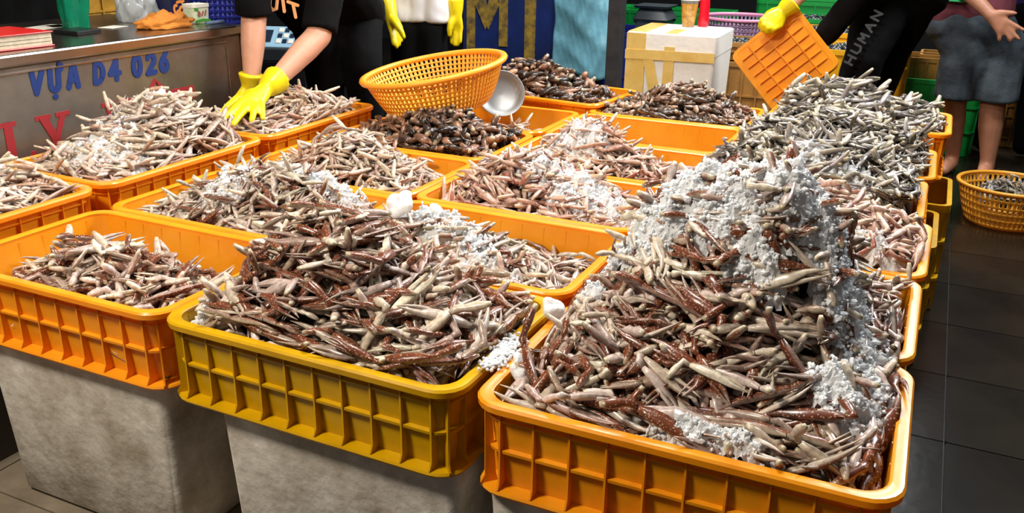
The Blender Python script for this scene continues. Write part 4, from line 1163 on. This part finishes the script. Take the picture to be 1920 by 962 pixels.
# crate tipped up by the worker on the right, its underside towards the stall
e = empty('held_crate'); tag(e, 'orange crate tipped up by a yellow glove, underside showing', 'crate')
for p_ in ('body', 'rim', 'base_flange', 'band', 'lip'):
    link(p_, mesh_in('orange', p_), parent=e)
tag(link('ribs', joined_ribs('orange'), parent=e), kind='stuff')
for x_ in (-.2, -.12, -.04, .04, .12, .2): MB().box((x_, 0, -.003), (.005, .34, .014)).build('base_rib', M['orange'], e)
for y_ in (-.1, 0, .1): MB().box((0, y_, -.003), (.54, .005, .014)).build('base_rib', M['orange'], e)
# corners of the outline: left (1365,100), top (1495,12), right (1580,125), bottom (1440,200)
HY = 2.86
cL, cT, cR, cB = at(1366, 98, HY - .02), at(1492, 12, HY + .03), at(1588, 128, HY + .02), at(1442, 205, HY - .05)
ctr = (cL + cT + cR + cB) / 4
ux = ((cR - cT) + (cB - cL)).normalized()     # long side
uy = ((cT - cL) + (cR - cB)).normalized(); uy = (uy - ux * uy.dot(ux)).normalized()
uz = ux.cross(uy)
if uz.dot(Vector(CAM) - ctr) > 0: uy = -uy; uz = ux.cross(uy)
sx_ = ((cR - cT).length + (cB - cL).length) / 2 / CW * 1.0; sy_ = ((cT - cL).length + (cR - cB).length) / 2 / CD_
print('held crate scale', sx_, sy_, ctr[:])
sc_ = .95
e.matrix_world = Matrix.LocRotScale(ctr, Matrix((ux, uy, uz)).transposed(), Vector((min(sx_, sc_), min(sy_, sc_), sc_)))
# ------------------------------------------------------------------ people
def atx(px, py, X_):
    q = CROT @ np.array([px - 960., -(py - 481.), -FPX])
    return Vector(CAM + q * (X_ - CAM[0]) / q[0])
def blob(name, chains, matn, parent, voxel=.012, smooth=6, wrinkle=0., seed=0):
    """tapered limbs grown together into one continuous surface"""
    b = MB()
    for ch in chains:
        pts = [Vector(p_) for p_, _ in ch]; rs = [r_ for _, r_ in ch]
        flat_end = [r_ < 0 for r_ in rs]; rs = [abs(r_) for r_ in rs]
        for i, (p_, r_) in enumerate(zip(pts, rs)):
            if flat_end[i]: continue
            V = [Vector(v) * r_ + p_ for v in ICOV2V]; b.add(V, ICOV2F)
        for i in range(len(pts) - 1):
            n = max(2, int((pts[i + 1] - pts[i]).length / .03))
            path = [pts[i].lerp(pts[i + 1], k / n) for k in range(n + 1)]
            rad = [rs[i] + (rs[i + 1] - rs[i]) * k / n for k in range(n + 1)]
            if (pts[i + 1] - pts[i]).length > 1e-4: b.tube(path, rad, 14)
    o = b.build(name, M[matn], parent)
    md = o.modifiers.new('r', 'REMESH'); md.mode = 'VOXEL'; md.voxel_size = voxel; md.use_smooth_shade = True
    if wrinkle:
        tx = bpy.data.textures.new(name + '_folds', 'CLOUDS'); tx.noise_scale = .09; tx.noise_depth = 2
        dm = o.modifiers.new('d', 'DISPLACE'); dm.texture = tx; dm.strength = wrinkle; dm.mid_level = .5; dm.texture_coords = 'GLOBAL'
    sm = o.modifiers.new('s', 'SMOOTH'); sm.factor = .5; sm.iterations = smooth
    return o
bm = bmesh.new(); bmesh.ops.create_icosphere(bm, subdivisions=2, radius=1)
ICOV2V = [tuple(v.co) for v in bm.verts]; ICOV2F = [tuple(v.index for v in f.verts) for f in bm.faces]; bm.free()

M['skin'] = mat('tan_skin', (206, 150, 122), rough=.5, noise=.08, nscale=20, sss=.1)
M['skin_brown'] = mat('brown_skin', (176, 120, 92), rough=.5, noise=.1, nscale=20)
M['glove'] = mat('yellow_rubber_glove', (240, 216, 20), rough=.32, noise=.08, nscale=25, bump=.12, bscale=60, transl=.08)
M['black_cloth'] = mat('black_cotton', (10, 10, 11), spec=.12, rough=.85, noise=.3, nscale=10)
M['black_pants'] = mat('black_trousers', (9, 9, 11), spec=.12, rough=.8, noise=.3, nscale=8)
M['white_cloth'] = mat('white_cotton', (232, 230, 232), rough=.85)
M['denim'] = mat('dark_denim', (70, 80, 88), rough=.85, rgb2=(34, 42, 50), nscale=7, bump=.2, bscale=120)
M['maroon'] = mat('maroon_cotton', (104, 44, 56), rough=.85)
M['green_cloth'] = mat('mint_green_cotton', (66, 206, 132), rough=.8)
M['purple'] = mat('purple_cotton', (44, 24, 90), rough=.85)
M['hair'] = mat('black_hair', (18, 15, 14), rough=.5)
M['orange_print'] = mat('orange_shirt_print', (206, 142, 88), rough=.8)
M['grey_print'] = mat('grey_trouser_print', (62, 65, 68), rough=.8)
M['stitch'] = mat('pale_stitching', (120, 132, 138), rough=.9)
def hand(wrist, knuckles, tips, thumb, r=.0105, cuff=None, cuff_r=.045, palm_r=.019):
    """chains of a hand: wrist point, 4 knuckle points, 4 fingertip points, thumb (base, mid, tip)"""
    W_ = Vector(wrist); ch = []
    for k in knuckles:
        k = Vector(k); ch.append([(W_, .027), (W_.lerp(k, .55), palm_r), (k, r * 1.35)])
    K = [Vector(k) for k in knuckles]
    ch.append([(K[0], r * 1.4), (K[1], r * 1.4), (K[2], r * 1.4), (K[3], r * 1.3)])
    c_ = [W_.lerp(k, .55) for k in K]; ch.append([(q, palm_r) for q in c_])
    for i, (k, t) in enumerate(zip(K, tips)):
        t = [Vector(q) for q in t] if isinstance(t, list) else [k.lerp(Vector(t), .5) + Vector((0, 0, .008)), Vector(t)]
        pts = [(k, r * 1.25)] + [(q, r * (1.08 - .18 * (j + 1) / len(t))) for j, q in enumerate(t)]
        ch.append(pts)
    tb = [Vector(q) for q in thumb]
    ch.append([(W_.lerp(tb[0], .4), .022)] + [(q, r * (1.5 - .3 * j)) for j, q in enumerate(tb)])
    if cuff is not None:
        ch.append([(Vector(cuff), -cuff_r), (Vector(cuff).lerp(W_, .6), cuff_r * .80), (W_, .028)])
    return ch
def head(chains, c, neck_from, r=.095):
    c = Vector(c); n = Vector(neck_from)
    chains.append([(n, .055), (n.lerp(c, .55), .052), (c, r * .9)])
    chains.append([(c + Vector((0, 0, .03)), r), (c + Vector((0, -.03, -.05)), r * .72)])
    chains.append([(c + Vector((0, -r * .95, -.01)), .012), (c + Vector((0, -r * 1.1, -.03)), .016)])
def hair_cap(c, parent, r=.105):
    c = Vector(c)
    return blob('hair', [[(c + Vector((0, .025, .05)), r), (c + Vector((0, .05, -.02)), r * .9)]], 'hair', parent, .012)

# --- bending worker in a black T-shirt, both gloved hands in the claws
e = empty('person', (-1.55, 2.0, 0)); e.matrix_world = Matrix.Identity(4)
tag(e, 'person in a black T-shirt bending over the claws, yellow gloves', 'person')
sl1, w1_ = at(476, 30, 1.49), at(472, 146, 1.42)
el2, w2_ = at(598, 66, 1.63), at(512, 156, 1.39)
S1, S2 = Vector((sl1.x - .03, 1.58, 1.16)), Vector((el2.x - .03, 1.80, 1.18))
body = []
body.append([(S1, .05), (sl1, .045), (sl1.lerp(w1_, .45), .043), (w1_, .030)])
body.append([(S2, .052), (el2, .046), (el2.lerp(w2_, .3), .046), (w2_, .031)])
hd = Vector((-1.74, 1.56, 1.36)); head(body, hd, S1.lerp(S2, .5) + Vector((0, 0, .02)))
body.append([(S1, .06), (S2, .06)])
blob('body', body, 'skin', e, .010, 4); hair_cap(hd, e)
hipc = at(630, 25, 2.03)
shirt = []
lat = (S2 - S1); lat.z = 0; lat.normalize()
for s_ in (-1, -.35, .35, 1):
    sh = S1.lerp(S2, .5 + .42 * s_); hp = hipc + lat * .11 * s_
    shirt.append([(sh, .085), (sh.lerp(hp, .45) + Vector((-.0, -.02, -.03)), .10), (hp + Vector((0, 0, .0)), .10)])
shirt.append([(S1, .07), (sl1 + Vector((0, 0, .05)), .062), (sl1 + Vector((0, 0, .0)), -.064)])
shirt.append([(S2, .075), (S2.lerp(el2, .82), .066), (S2.lerp(el2, .97), -.068)])
tee = blob('shirt', shirt, 'black_cloth', e, .011, 4, .012)
tr = []
kL, kR = at(606, 120, 1.98), at(680, 120, 2.02)
for k_, s_ in ((kL, -1), (kR, 1)):
    hp = hipc + lat * .08 * s_
    tr.append([(hp, .115), (k_, .082), (Vector((k_.x, k_.y + .02, .45)), .068), (Vector((k_.x, k_.y + .04, .08)), .055), ])
tr.append([(hipc - lat * .08, .12), (hipc + lat * .08, .12)])
blob('trousers', tr, 'black_pants', e, .012, 4, .01)
for k_ in (kL, kR): blob('shoe', [[((k_.x, k_.y + .05, .045), .045), ((k_.x - .03, k_.y - .10, .035), .035)]], 'black_plastic', e, .01)
# gloves
kn = [at(456, 190, 1.24), at(468, 194, 1.25), at(480, 194, 1.27), at(490, 190, 1.29)]
tips = [[at(432, 212, 1.14), at(412, 226, 1.08)], [at(448, 218, 1.15), at(437, 234, 1.10)], [at(476, 210, 1.21), at(472, 226, 1.18)], [at(492, 208, 1.25), at(493, 222, 1.23)]]
blob('glove', hand(w2_ + (Vector(kn[1]) - w2_) * .35, kn, tips, [at(446, 186, 1.29), at(428, 200, 1.24), at(414, 214, 1.20)], .0115, w2_ + (el2 - w2_) * .10, .050, .022), 'glove', e, .0055, 4, .004)
kn = [at(452, 182, 1.40), at(460, 186, 1.40), at(468, 187, 1.41), at(476, 186, 1.42)]
tips = [at(440, 205, 1.38), at(450, 210, 1.38), at(462, 212, 1.39), at(472, 210, 1.40)]
blob('glove', hand(at(470, 160, 1.42), kn, tips, [at(455, 175, 1.39), at(444, 186, 1.37), at(436, 196, 1.36)], .0115, w1_ + Vector((0, 0, .015)), .046, .022), 'glove', e, .0055, 4, .004)
# orange shirt lettering on the chest fold
def flat_strokes(lines, wd, matn, parent, O, U_, V_, name='lettering'):
    O, U_, V_ = Vector(O), Vector(U_).normalized(), Vector(V_).normalized(); N_ = U_.cross(V_).normalized()
    if N_.dot(Vector(CAM) - O) < 0: N_ = -N_
    return strokes(lines, wd, matn, parent, name, lambda s_, t_, q: O + U_ * s_ + V_ * t_ + N_ * q, .002)
toC = (Vector(CAM) - at(520, 15, 1.6)).normalized()
cr = Vector(CROT[:, 0]); cu = Vector(CROT[:, 1])
O = at(492, 22, 1.53)
flat_strokes([[(0, .05), (.012, .01)], [(.028, .055), (.026, .02), (.036, .005), (.05, .01), (.054, .05)], [(.072, .045), (.078, .0)], [(.09, .035), (.125, .022)], [(.108, .028), (.118, -.02)]], .0055, 'orange_print', tee, O, cr, cu)

# --- worker in a white T-shirt behind, gloved arms hanging
e = empty('person'); tag(e, 'person in a white T-shirt and black trousers, yellow gloves hanging', 'person')
Y2 = 2.62
hip2 = at(785, 50, Y2)
lat2 = Vector((.92, .38, 0)).normalized()
shd = hip2 + Vector((0, .02, .52))
body = []
hd = shd + Vector((0, 0, .22)); head(body, hd, shd)
aL0, aL1, aL2 = at(712, -60, Y2 - .12), at(724, 0, Y2 - .16), at(734, 34, Y2 - .18)
aR0, aR1, aR2 = at(850, -60, Y2 + .06), at(852, 0, Y2 + .06), at(855, 30, Y2 + .05)
for a0, a1, a2, s_ in ((aL0, aL1, aL2, -1), (aR0, aR1, aR2, 1)):
    body.append([(shd + lat2 * .17 * s_, .052), (a0, .042), (a1, .036), (a2, .028)])
body.append([(shd - lat2 * .15, .06), (shd + lat2 * .15, .06)])
blob('body', body, 'skin', e, .011, 4); hair_cap(hd, e)
sh_ = [[(shd + lat2 * .12 * s_, .075), (hip2.lerp(shd, .5) + lat2 * .07 * s_, .085), (hip2 + lat2 * .07 * s_ + Vector((0, 0, .02)), -.085)] for s_ in (-1, 0, 1)]
sh_ += [[(shd + lat2 * .17 * s_, .07), (shd + lat2 * .22 * s_ + Vector((0, 0, -.2)), .062)] for s_ in (-1, 1)]
blob('shirt', sh_, 'white_cloth', e, .011, 4, .02)
tr = [[(hip2 + lat2 * .05 * s_, .085), (hip2 + lat2 * .06 * s_ + Vector((0, 0, -.35)), .072), (Vector((hip2.x + lat2.x * .09 * s_, hip2.y + .03, .07)), .05)] for s_ in (-1, 1)]
blob('trousers', tr, 'black_pants', e, .012, 4)
kn = [at(733, 52, Y2 - .20), at(739, 56, Y2 - .19), at(745, 56, Y2 - .17), at(750, 52, Y2 - .16)]
tips = [at(738, 82, Y2 - .22), at(744, 88, Y2 - .21), at(748, 84, Y2 - .19), at(752, 76, Y2 - .17)]
blob('glove', hand(aL2, kn, tips, [at(744, 46, Y2 - .22), at(752, 58, Y2 - .23), at(757, 70, Y2 - .23)], .0115, aL1, .044, .022), 'glove', e, .006, 3, .004)
kn = [at(848, 52, Y2 + .05), at(853, 55, Y2 + .05), at(858, 55, Y2 + .06), at(863, 52, Y2 + .06)]
tips = [at(847, 80, Y2 + .04), at(853, 84, Y2 + .04), at(858, 84, Y2 + .05), at(863, 78, Y2 + .05)]
blob('glove', hand(aR2, kn, tips, [at(846, 44, Y2 + .02), at(843, 56, Y2 + .01), at(843, 66, Y2 + .01)], .0115, aR1, .044, .022), 'glove', e, .006, 3, .004)

# --- worker in black leaning over on the right, tipping the crate
e = empty('person'); tag(e, 'person in black with printed trousers tipping an orange crate', 'person')
Y3 = 3.25
hL, hR = at(1660, -5, Y3), at(1708, 0, Y3 + .1)
kL, kR = at(1622, 105, Y3 - .1), at(1672, 90, Y3 + .15)
aL_, aR_ = Vector((kL.x - .10, kL.y + .02, .08)), Vector((kR.x - .12, kR.y + .05, .08))
tr = [[(hL, .125), (kL, .088), (aL_, .062)], [(hR, .125), (kR, .088), (aR_, .062)], [(hL, .125), (hR, .125)]]
pants = blob('trousers', tr, 'black_pants', e, .012, 4, .014)
shc = at(1590, -190, Y3 - .25)
body = []
hd = shc + Vector((-.12, -.10, .16)); head(body, hd, shc)
e1_, wr = at(1545, -58, Y3 - .30), at(1486, 6, 2.86)
body.append([(shc + Vector((-.12, .0, 0)), .055), (e1_, .044), (e1_.lerp(wr, .3), .042), (wr, .029)])
e2_, wr2 = at(1650, -60, Y3 - .25), at(1525, 95, 3.02)
body.append([(shc + Vector((.14, .05, 0)), .055), (e2_, .044), (wr2, .029)])
body.append([(shc + Vector((-.12, 0, 0)), .06), (shc + Vector((.14, .05, 0)), .06)])
blob('body', body, 'skin', e, .011, 4); hair_cap(hd, e)
hm = (hL + hR) / 2
sh_ = [[(shc + Vector((s_ * .12, .02 * s_, 0)), .09), ((shc + hm) / 2 + Vector((s_ * .1, 0, -.02)), .11), (hm + Vector((s_ * .1, .04 * s_, .02)), .11)] for s_ in (-1, 0, 1)]
sh_ += [[(shc + Vector((-.12, 0, 0)), .075), (shc.lerp(e1_, .8), .066)], [(shc + Vector((.14, .05, 0)), .075), (e2_, .062), (e2_.lerp(wr2, .8), .048)]]
blob('shirt', sh_, 'black_cloth', e, .011, 4, .016)
kn = [at(1440, 30, 2.82), at(1446, 38, 2.81), at(1453, 44, 2.81), at(1461, 48, 2.82)]
tips = [[at(1428, 38, 2.79), at(1425, 50, 2.80)], [at(1433, 47, 2.78), at(1430, 57, 2.79)], [at(1440, 53, 2.78), at(1438, 60, 2.79)], [at(1449, 55, 2.79), at(1447, 60, 2.80)]]
blob('glove', hand(at(1466, 22, 2.85), kn, tips, [at(1450, 22, 2.87), at(1440, 26, 2.89), at(1432, 34, 2.90)], .0115, wr + (e1_ - wr) * .04, .046, .022), 'glove', e, .0055, 3, .004)
kn = [at(1600, 80, 2.90), at(1606, 84, 2.89), at(1612, 86, 2.89), at(1618, 86, 2.90)]
tips = [at(1590, 100, 2.90), at(1596, 104, 2.89), at(1603, 106, 2.89), at(1610, 104, 2.9)]
blob('shoe', [[((aL_.x, aL_.y + .02, .045), .045), ((aL_.x - .06, aL_.y - .12, .035), .035)]], 'black_plastic', e, .01)
blob('shoe', [[((aR_.x, aR_.y + .02, .045), .045), ((aR_.x - .06, aR_.y - .12, .035), .035)]], 'black_plastic', e, .01)
# grey print down the outer trouser leg
O1 = at(1597, 122, Y3 - .235); O2 = at(1640, 50, Y3 - .20)
dirU = (O2 - O1).normalized(); perp = (cr * -.8 + cu * .5).normalized(); perp = (perp - dirU * perp.dot(dirU)).normalized()
L_ = (O2 - O1).length; hq = .034
def gl(x, pts): return [[(x + a * .03, c * hq) for a, c in ln] for ln in pts]
lines = gl(0, [[(0, 0), (0, 1)], [(1, 0), (1, 1)], [(0, .5), (1, .5)]]) + gl(.05, [[(0, 1), (0, .2), (.5, 0), (1, .2), (1, 1)]]) + gl(.1, [[(0, 0), (.1, 1), (.5, .4), (.9, 1), (1, 0)]]) + gl(.15, [[(0, 0), (.5, 1), (1, 0)], [(.2, .4), (.8, .4)]]) + gl(.2, [[(0, 0), (0, 1), (1, 0), (1, 1)]])
flat_strokes(lines, .0045, 'grey_print', pants, O1, dirU, perp)

# --- person in denim shorts on the right
e = empty('person'); tag(e, 'person in denim shorts and a maroon and green shirt, seen from behind', 'person')
Y4 = 4.15
wst = at(1812, 45, Y4)
lg1, lg2 = at(1790, 185, Y4), at(1862, 188, Y4 + .05)
f1, f2 = at(1786, 290, Y4 + .1), at(1850, 310, Y4 + .05)
body = [[(lg1 + Vector((0, 0, .12)), .07), (lg1, .058), (lg1.lerp(f1, .4), .056), (Vector((f1.x, f1.y, .09)), .036), (Vector((f1.x, f1.y, .04)), .038), (Vector((f1.x - .03, f1.y - .13, .025)), .028)],
        [(lg2 + Vector((0, 0, .12)), .075), (lg2, .062), (lg2.lerp(f2, .4), .060), (Vector((f2.x, f2.y, .09)), .038), (Vector((f2.x, f2.y, .04)), .040), (Vector((f2.x - .02, f2.y - .14, .025)), .028)]]
body.append([(lg1 + Vector((0, 0, .12)), .07), (wst, .1), (lg2 + Vector((0, 0, .12)), .07)])
top = wst + Vector((.02, .05, .58))
hd = top + Vector((0, 0, .2)); head(body, hd, top)
el, wr = at(1800, -30, Y4 - .15), at(1852, 22, Y4 - .22)
body.append([(top + Vector((.12, 0, -.04)), .05), (el, .044), (wr, .030)])
kn = [at(1884, 38, Y4 - .24), at(1882, 46, Y4 - .24), at(1878, 53, Y4 - .24), at(1872, 58, Y4 - .24)]
tips = [[at(1902, 47, Y4 - .24), at(1920, 57, Y4 - .24)], [at(1898, 60, Y4 - .24), at(1910, 73, Y4 - .24)], [at(1888, 64, Y4 - .24), at(1895, 76, Y4 - .24)], [at(1874, 66, Y4 - .24), at(1874, 75, Y4 - .24)]]
body += hand(at(1858, 30, Y4 - .23), kn, tips, [at(1874, 24, Y4 - .24), at(1890, 24, Y4 - .24), at(1904, 25, Y4 - .24)], .0115, None, palm_r=.02)
body.append([(wr, .030), (at(1858, 30, Y4 - .23), .028)])
body.append([(wst, .1), (top, .07)])
body.append([(top + Vector((-.12, 0, -.04)), .05), (top + Vector((-.2, -.02, -.3)), .044), (top + Vector((-.19, -.1, -.5)), .03)])
blob('body', body, 'skin_brown', e, .0075, 4); hair_cap(hd, e)
w1, w2 = wst + Vector((-.085, 0, 0)), wst + Vector((.11, .0, 0))
blob('shorts', [[(w1, .10), (lg1 + Vector((0, 0, .25)), .105), (lg1 + Vector((0, 0, .0)), -.105)], [(w2, .11), (lg2 + Vector((0, 0, .25)), .115), (lg2 + Vector((0, 0, .0)), -.118)], [(w1, .11), (w2, .11)], [((w1 + w2) / 2, .11), ((lg1 + lg2) / 2 + Vector((0, 0, .17)), .085)]], 'denim', e, .011, 3, .012)
sh_ = [[(top + Vector((s_ * .12, 0, -.06)), .085), (wst + Vector((s_ * .1, 0, .12)), .105), (wst + Vector((s_ * .1, 0, .055)), .108)] for s_ in (-1, 0, 1)]
blob('undershirt', sh_, 'maroon', e, .011, 3, .01)
sh_ = [[(top + Vector((s_ * .13, 0, -.05)), .092), (wst + Vector((s_ * .1 - .01, 0, .2)), .114), (wst + Vector((s_ * .1 - .01, -.01, .10)), -.118)] for s_ in (-1, -.5)]
blob('overshirt', sh_, 'green_cloth', e, .011, 3, .01)
b = MB(); pk = at(1768, 62, Y4 - .14)
# --- person in purple further right
e = empty('person'); tag(e, 'person in a purple shirt and black trousers at the right edge', 'person')
q = at(1915, 0, 4.75)
sh_ = [[(q + Vector((s_ * .11 + .08, 0, .45)), .09), (q + Vector((s_ * .1 + .06, 0, .12)), .105), (q + Vector((s_ * .1 + .06, 0, .0)), .105)] for s_ in (-1, 0, 1)]
blob('shirt', sh_, 'purple', e, .012, 3, .01)
tr = [[(q + Vector((.06 + .08 * s_, .0, -.05)), .105), (Vector((q.x + .06 + .09 * s_, q.y, .45)), .08), (Vector((q.x + .06 + .1 * s_, q.y + .02, .07)), .055)] for s_ in (-1, 1)]
blob('trousers', tr, 'black_pants', e, .012, 3)
bd = []; hd = q + Vector((.08, 0, .74)); head(bd, hd, q + Vector((.08, 0, .5)))
bd += [[(q + Vector((.08 + .2 * s_, 0, .45)), .05), (q + Vector((.08 + .27 * s_, 0, .15)), .04), (q + Vector((.08 + .25 * s_, -.03, -.1)), .03)] for s_ in (1,)]
bd.append([(q + Vector((.08, 0, .5)), .06), (q + Vector((.28, 0, .45)), .055)])
blob('body', bd, 'skin_brown', e, .012, 3); hair_cap(hd, e)
# --- person in black behind the counter, far left
e = empty('person'); tag(e, 'person all in black standing behind the counter at the far left', 'person')
q = atx(38, 30, -2.66)
lat3 = Vector((.3, .95, 0)).normalized()
sh_ = [[(q + lat3 * .11 * s_ + Vector((0, 0, .45)), .09), (q + lat3 * .11 * s_ + Vector((0, 0, .1)), .11), (q + lat3 * .11 * s_ + Vector((0, 0, -.15)), .11)] for s_ in (-1, 0, 1)]
blob('shirt', sh_, 'black_cloth', e, .012, 3, .012)
tr = [[(q + lat3 * .09 * s_ + Vector((0, 0, -.2)), .105), (Vector((q.x + lat3.x * .1 * s_, q.y + lat3.y * .1 * s_, .07)), .055)] for s_ in (-1, 1)]
blob('trousers', tr, 'black_pants', e, .012, 3)
bd = []; hd = q + Vector((0, 0, .74)); head(bd, hd, q + Vector((0, 0, .5)))
bd += [[(q + lat3 * .2 * s_ + Vector((0, 0, .45)), .05), (q + lat3 * .26 * s_ + Vector((0, 0, .2)), .042), (q + lat3 * .16 * s_ + Vector((.16, 0, .16)), .03)] for s_ in (-1, 1)]
bd.append([(q + lat3 * .2 + Vector((0, 0, .45)), .06), (q - lat3 * .2 + Vector((0, 0, .45)), .06)])
blob('body', bd, 'skin', e, .012, 3); hair_cap(hd, e)
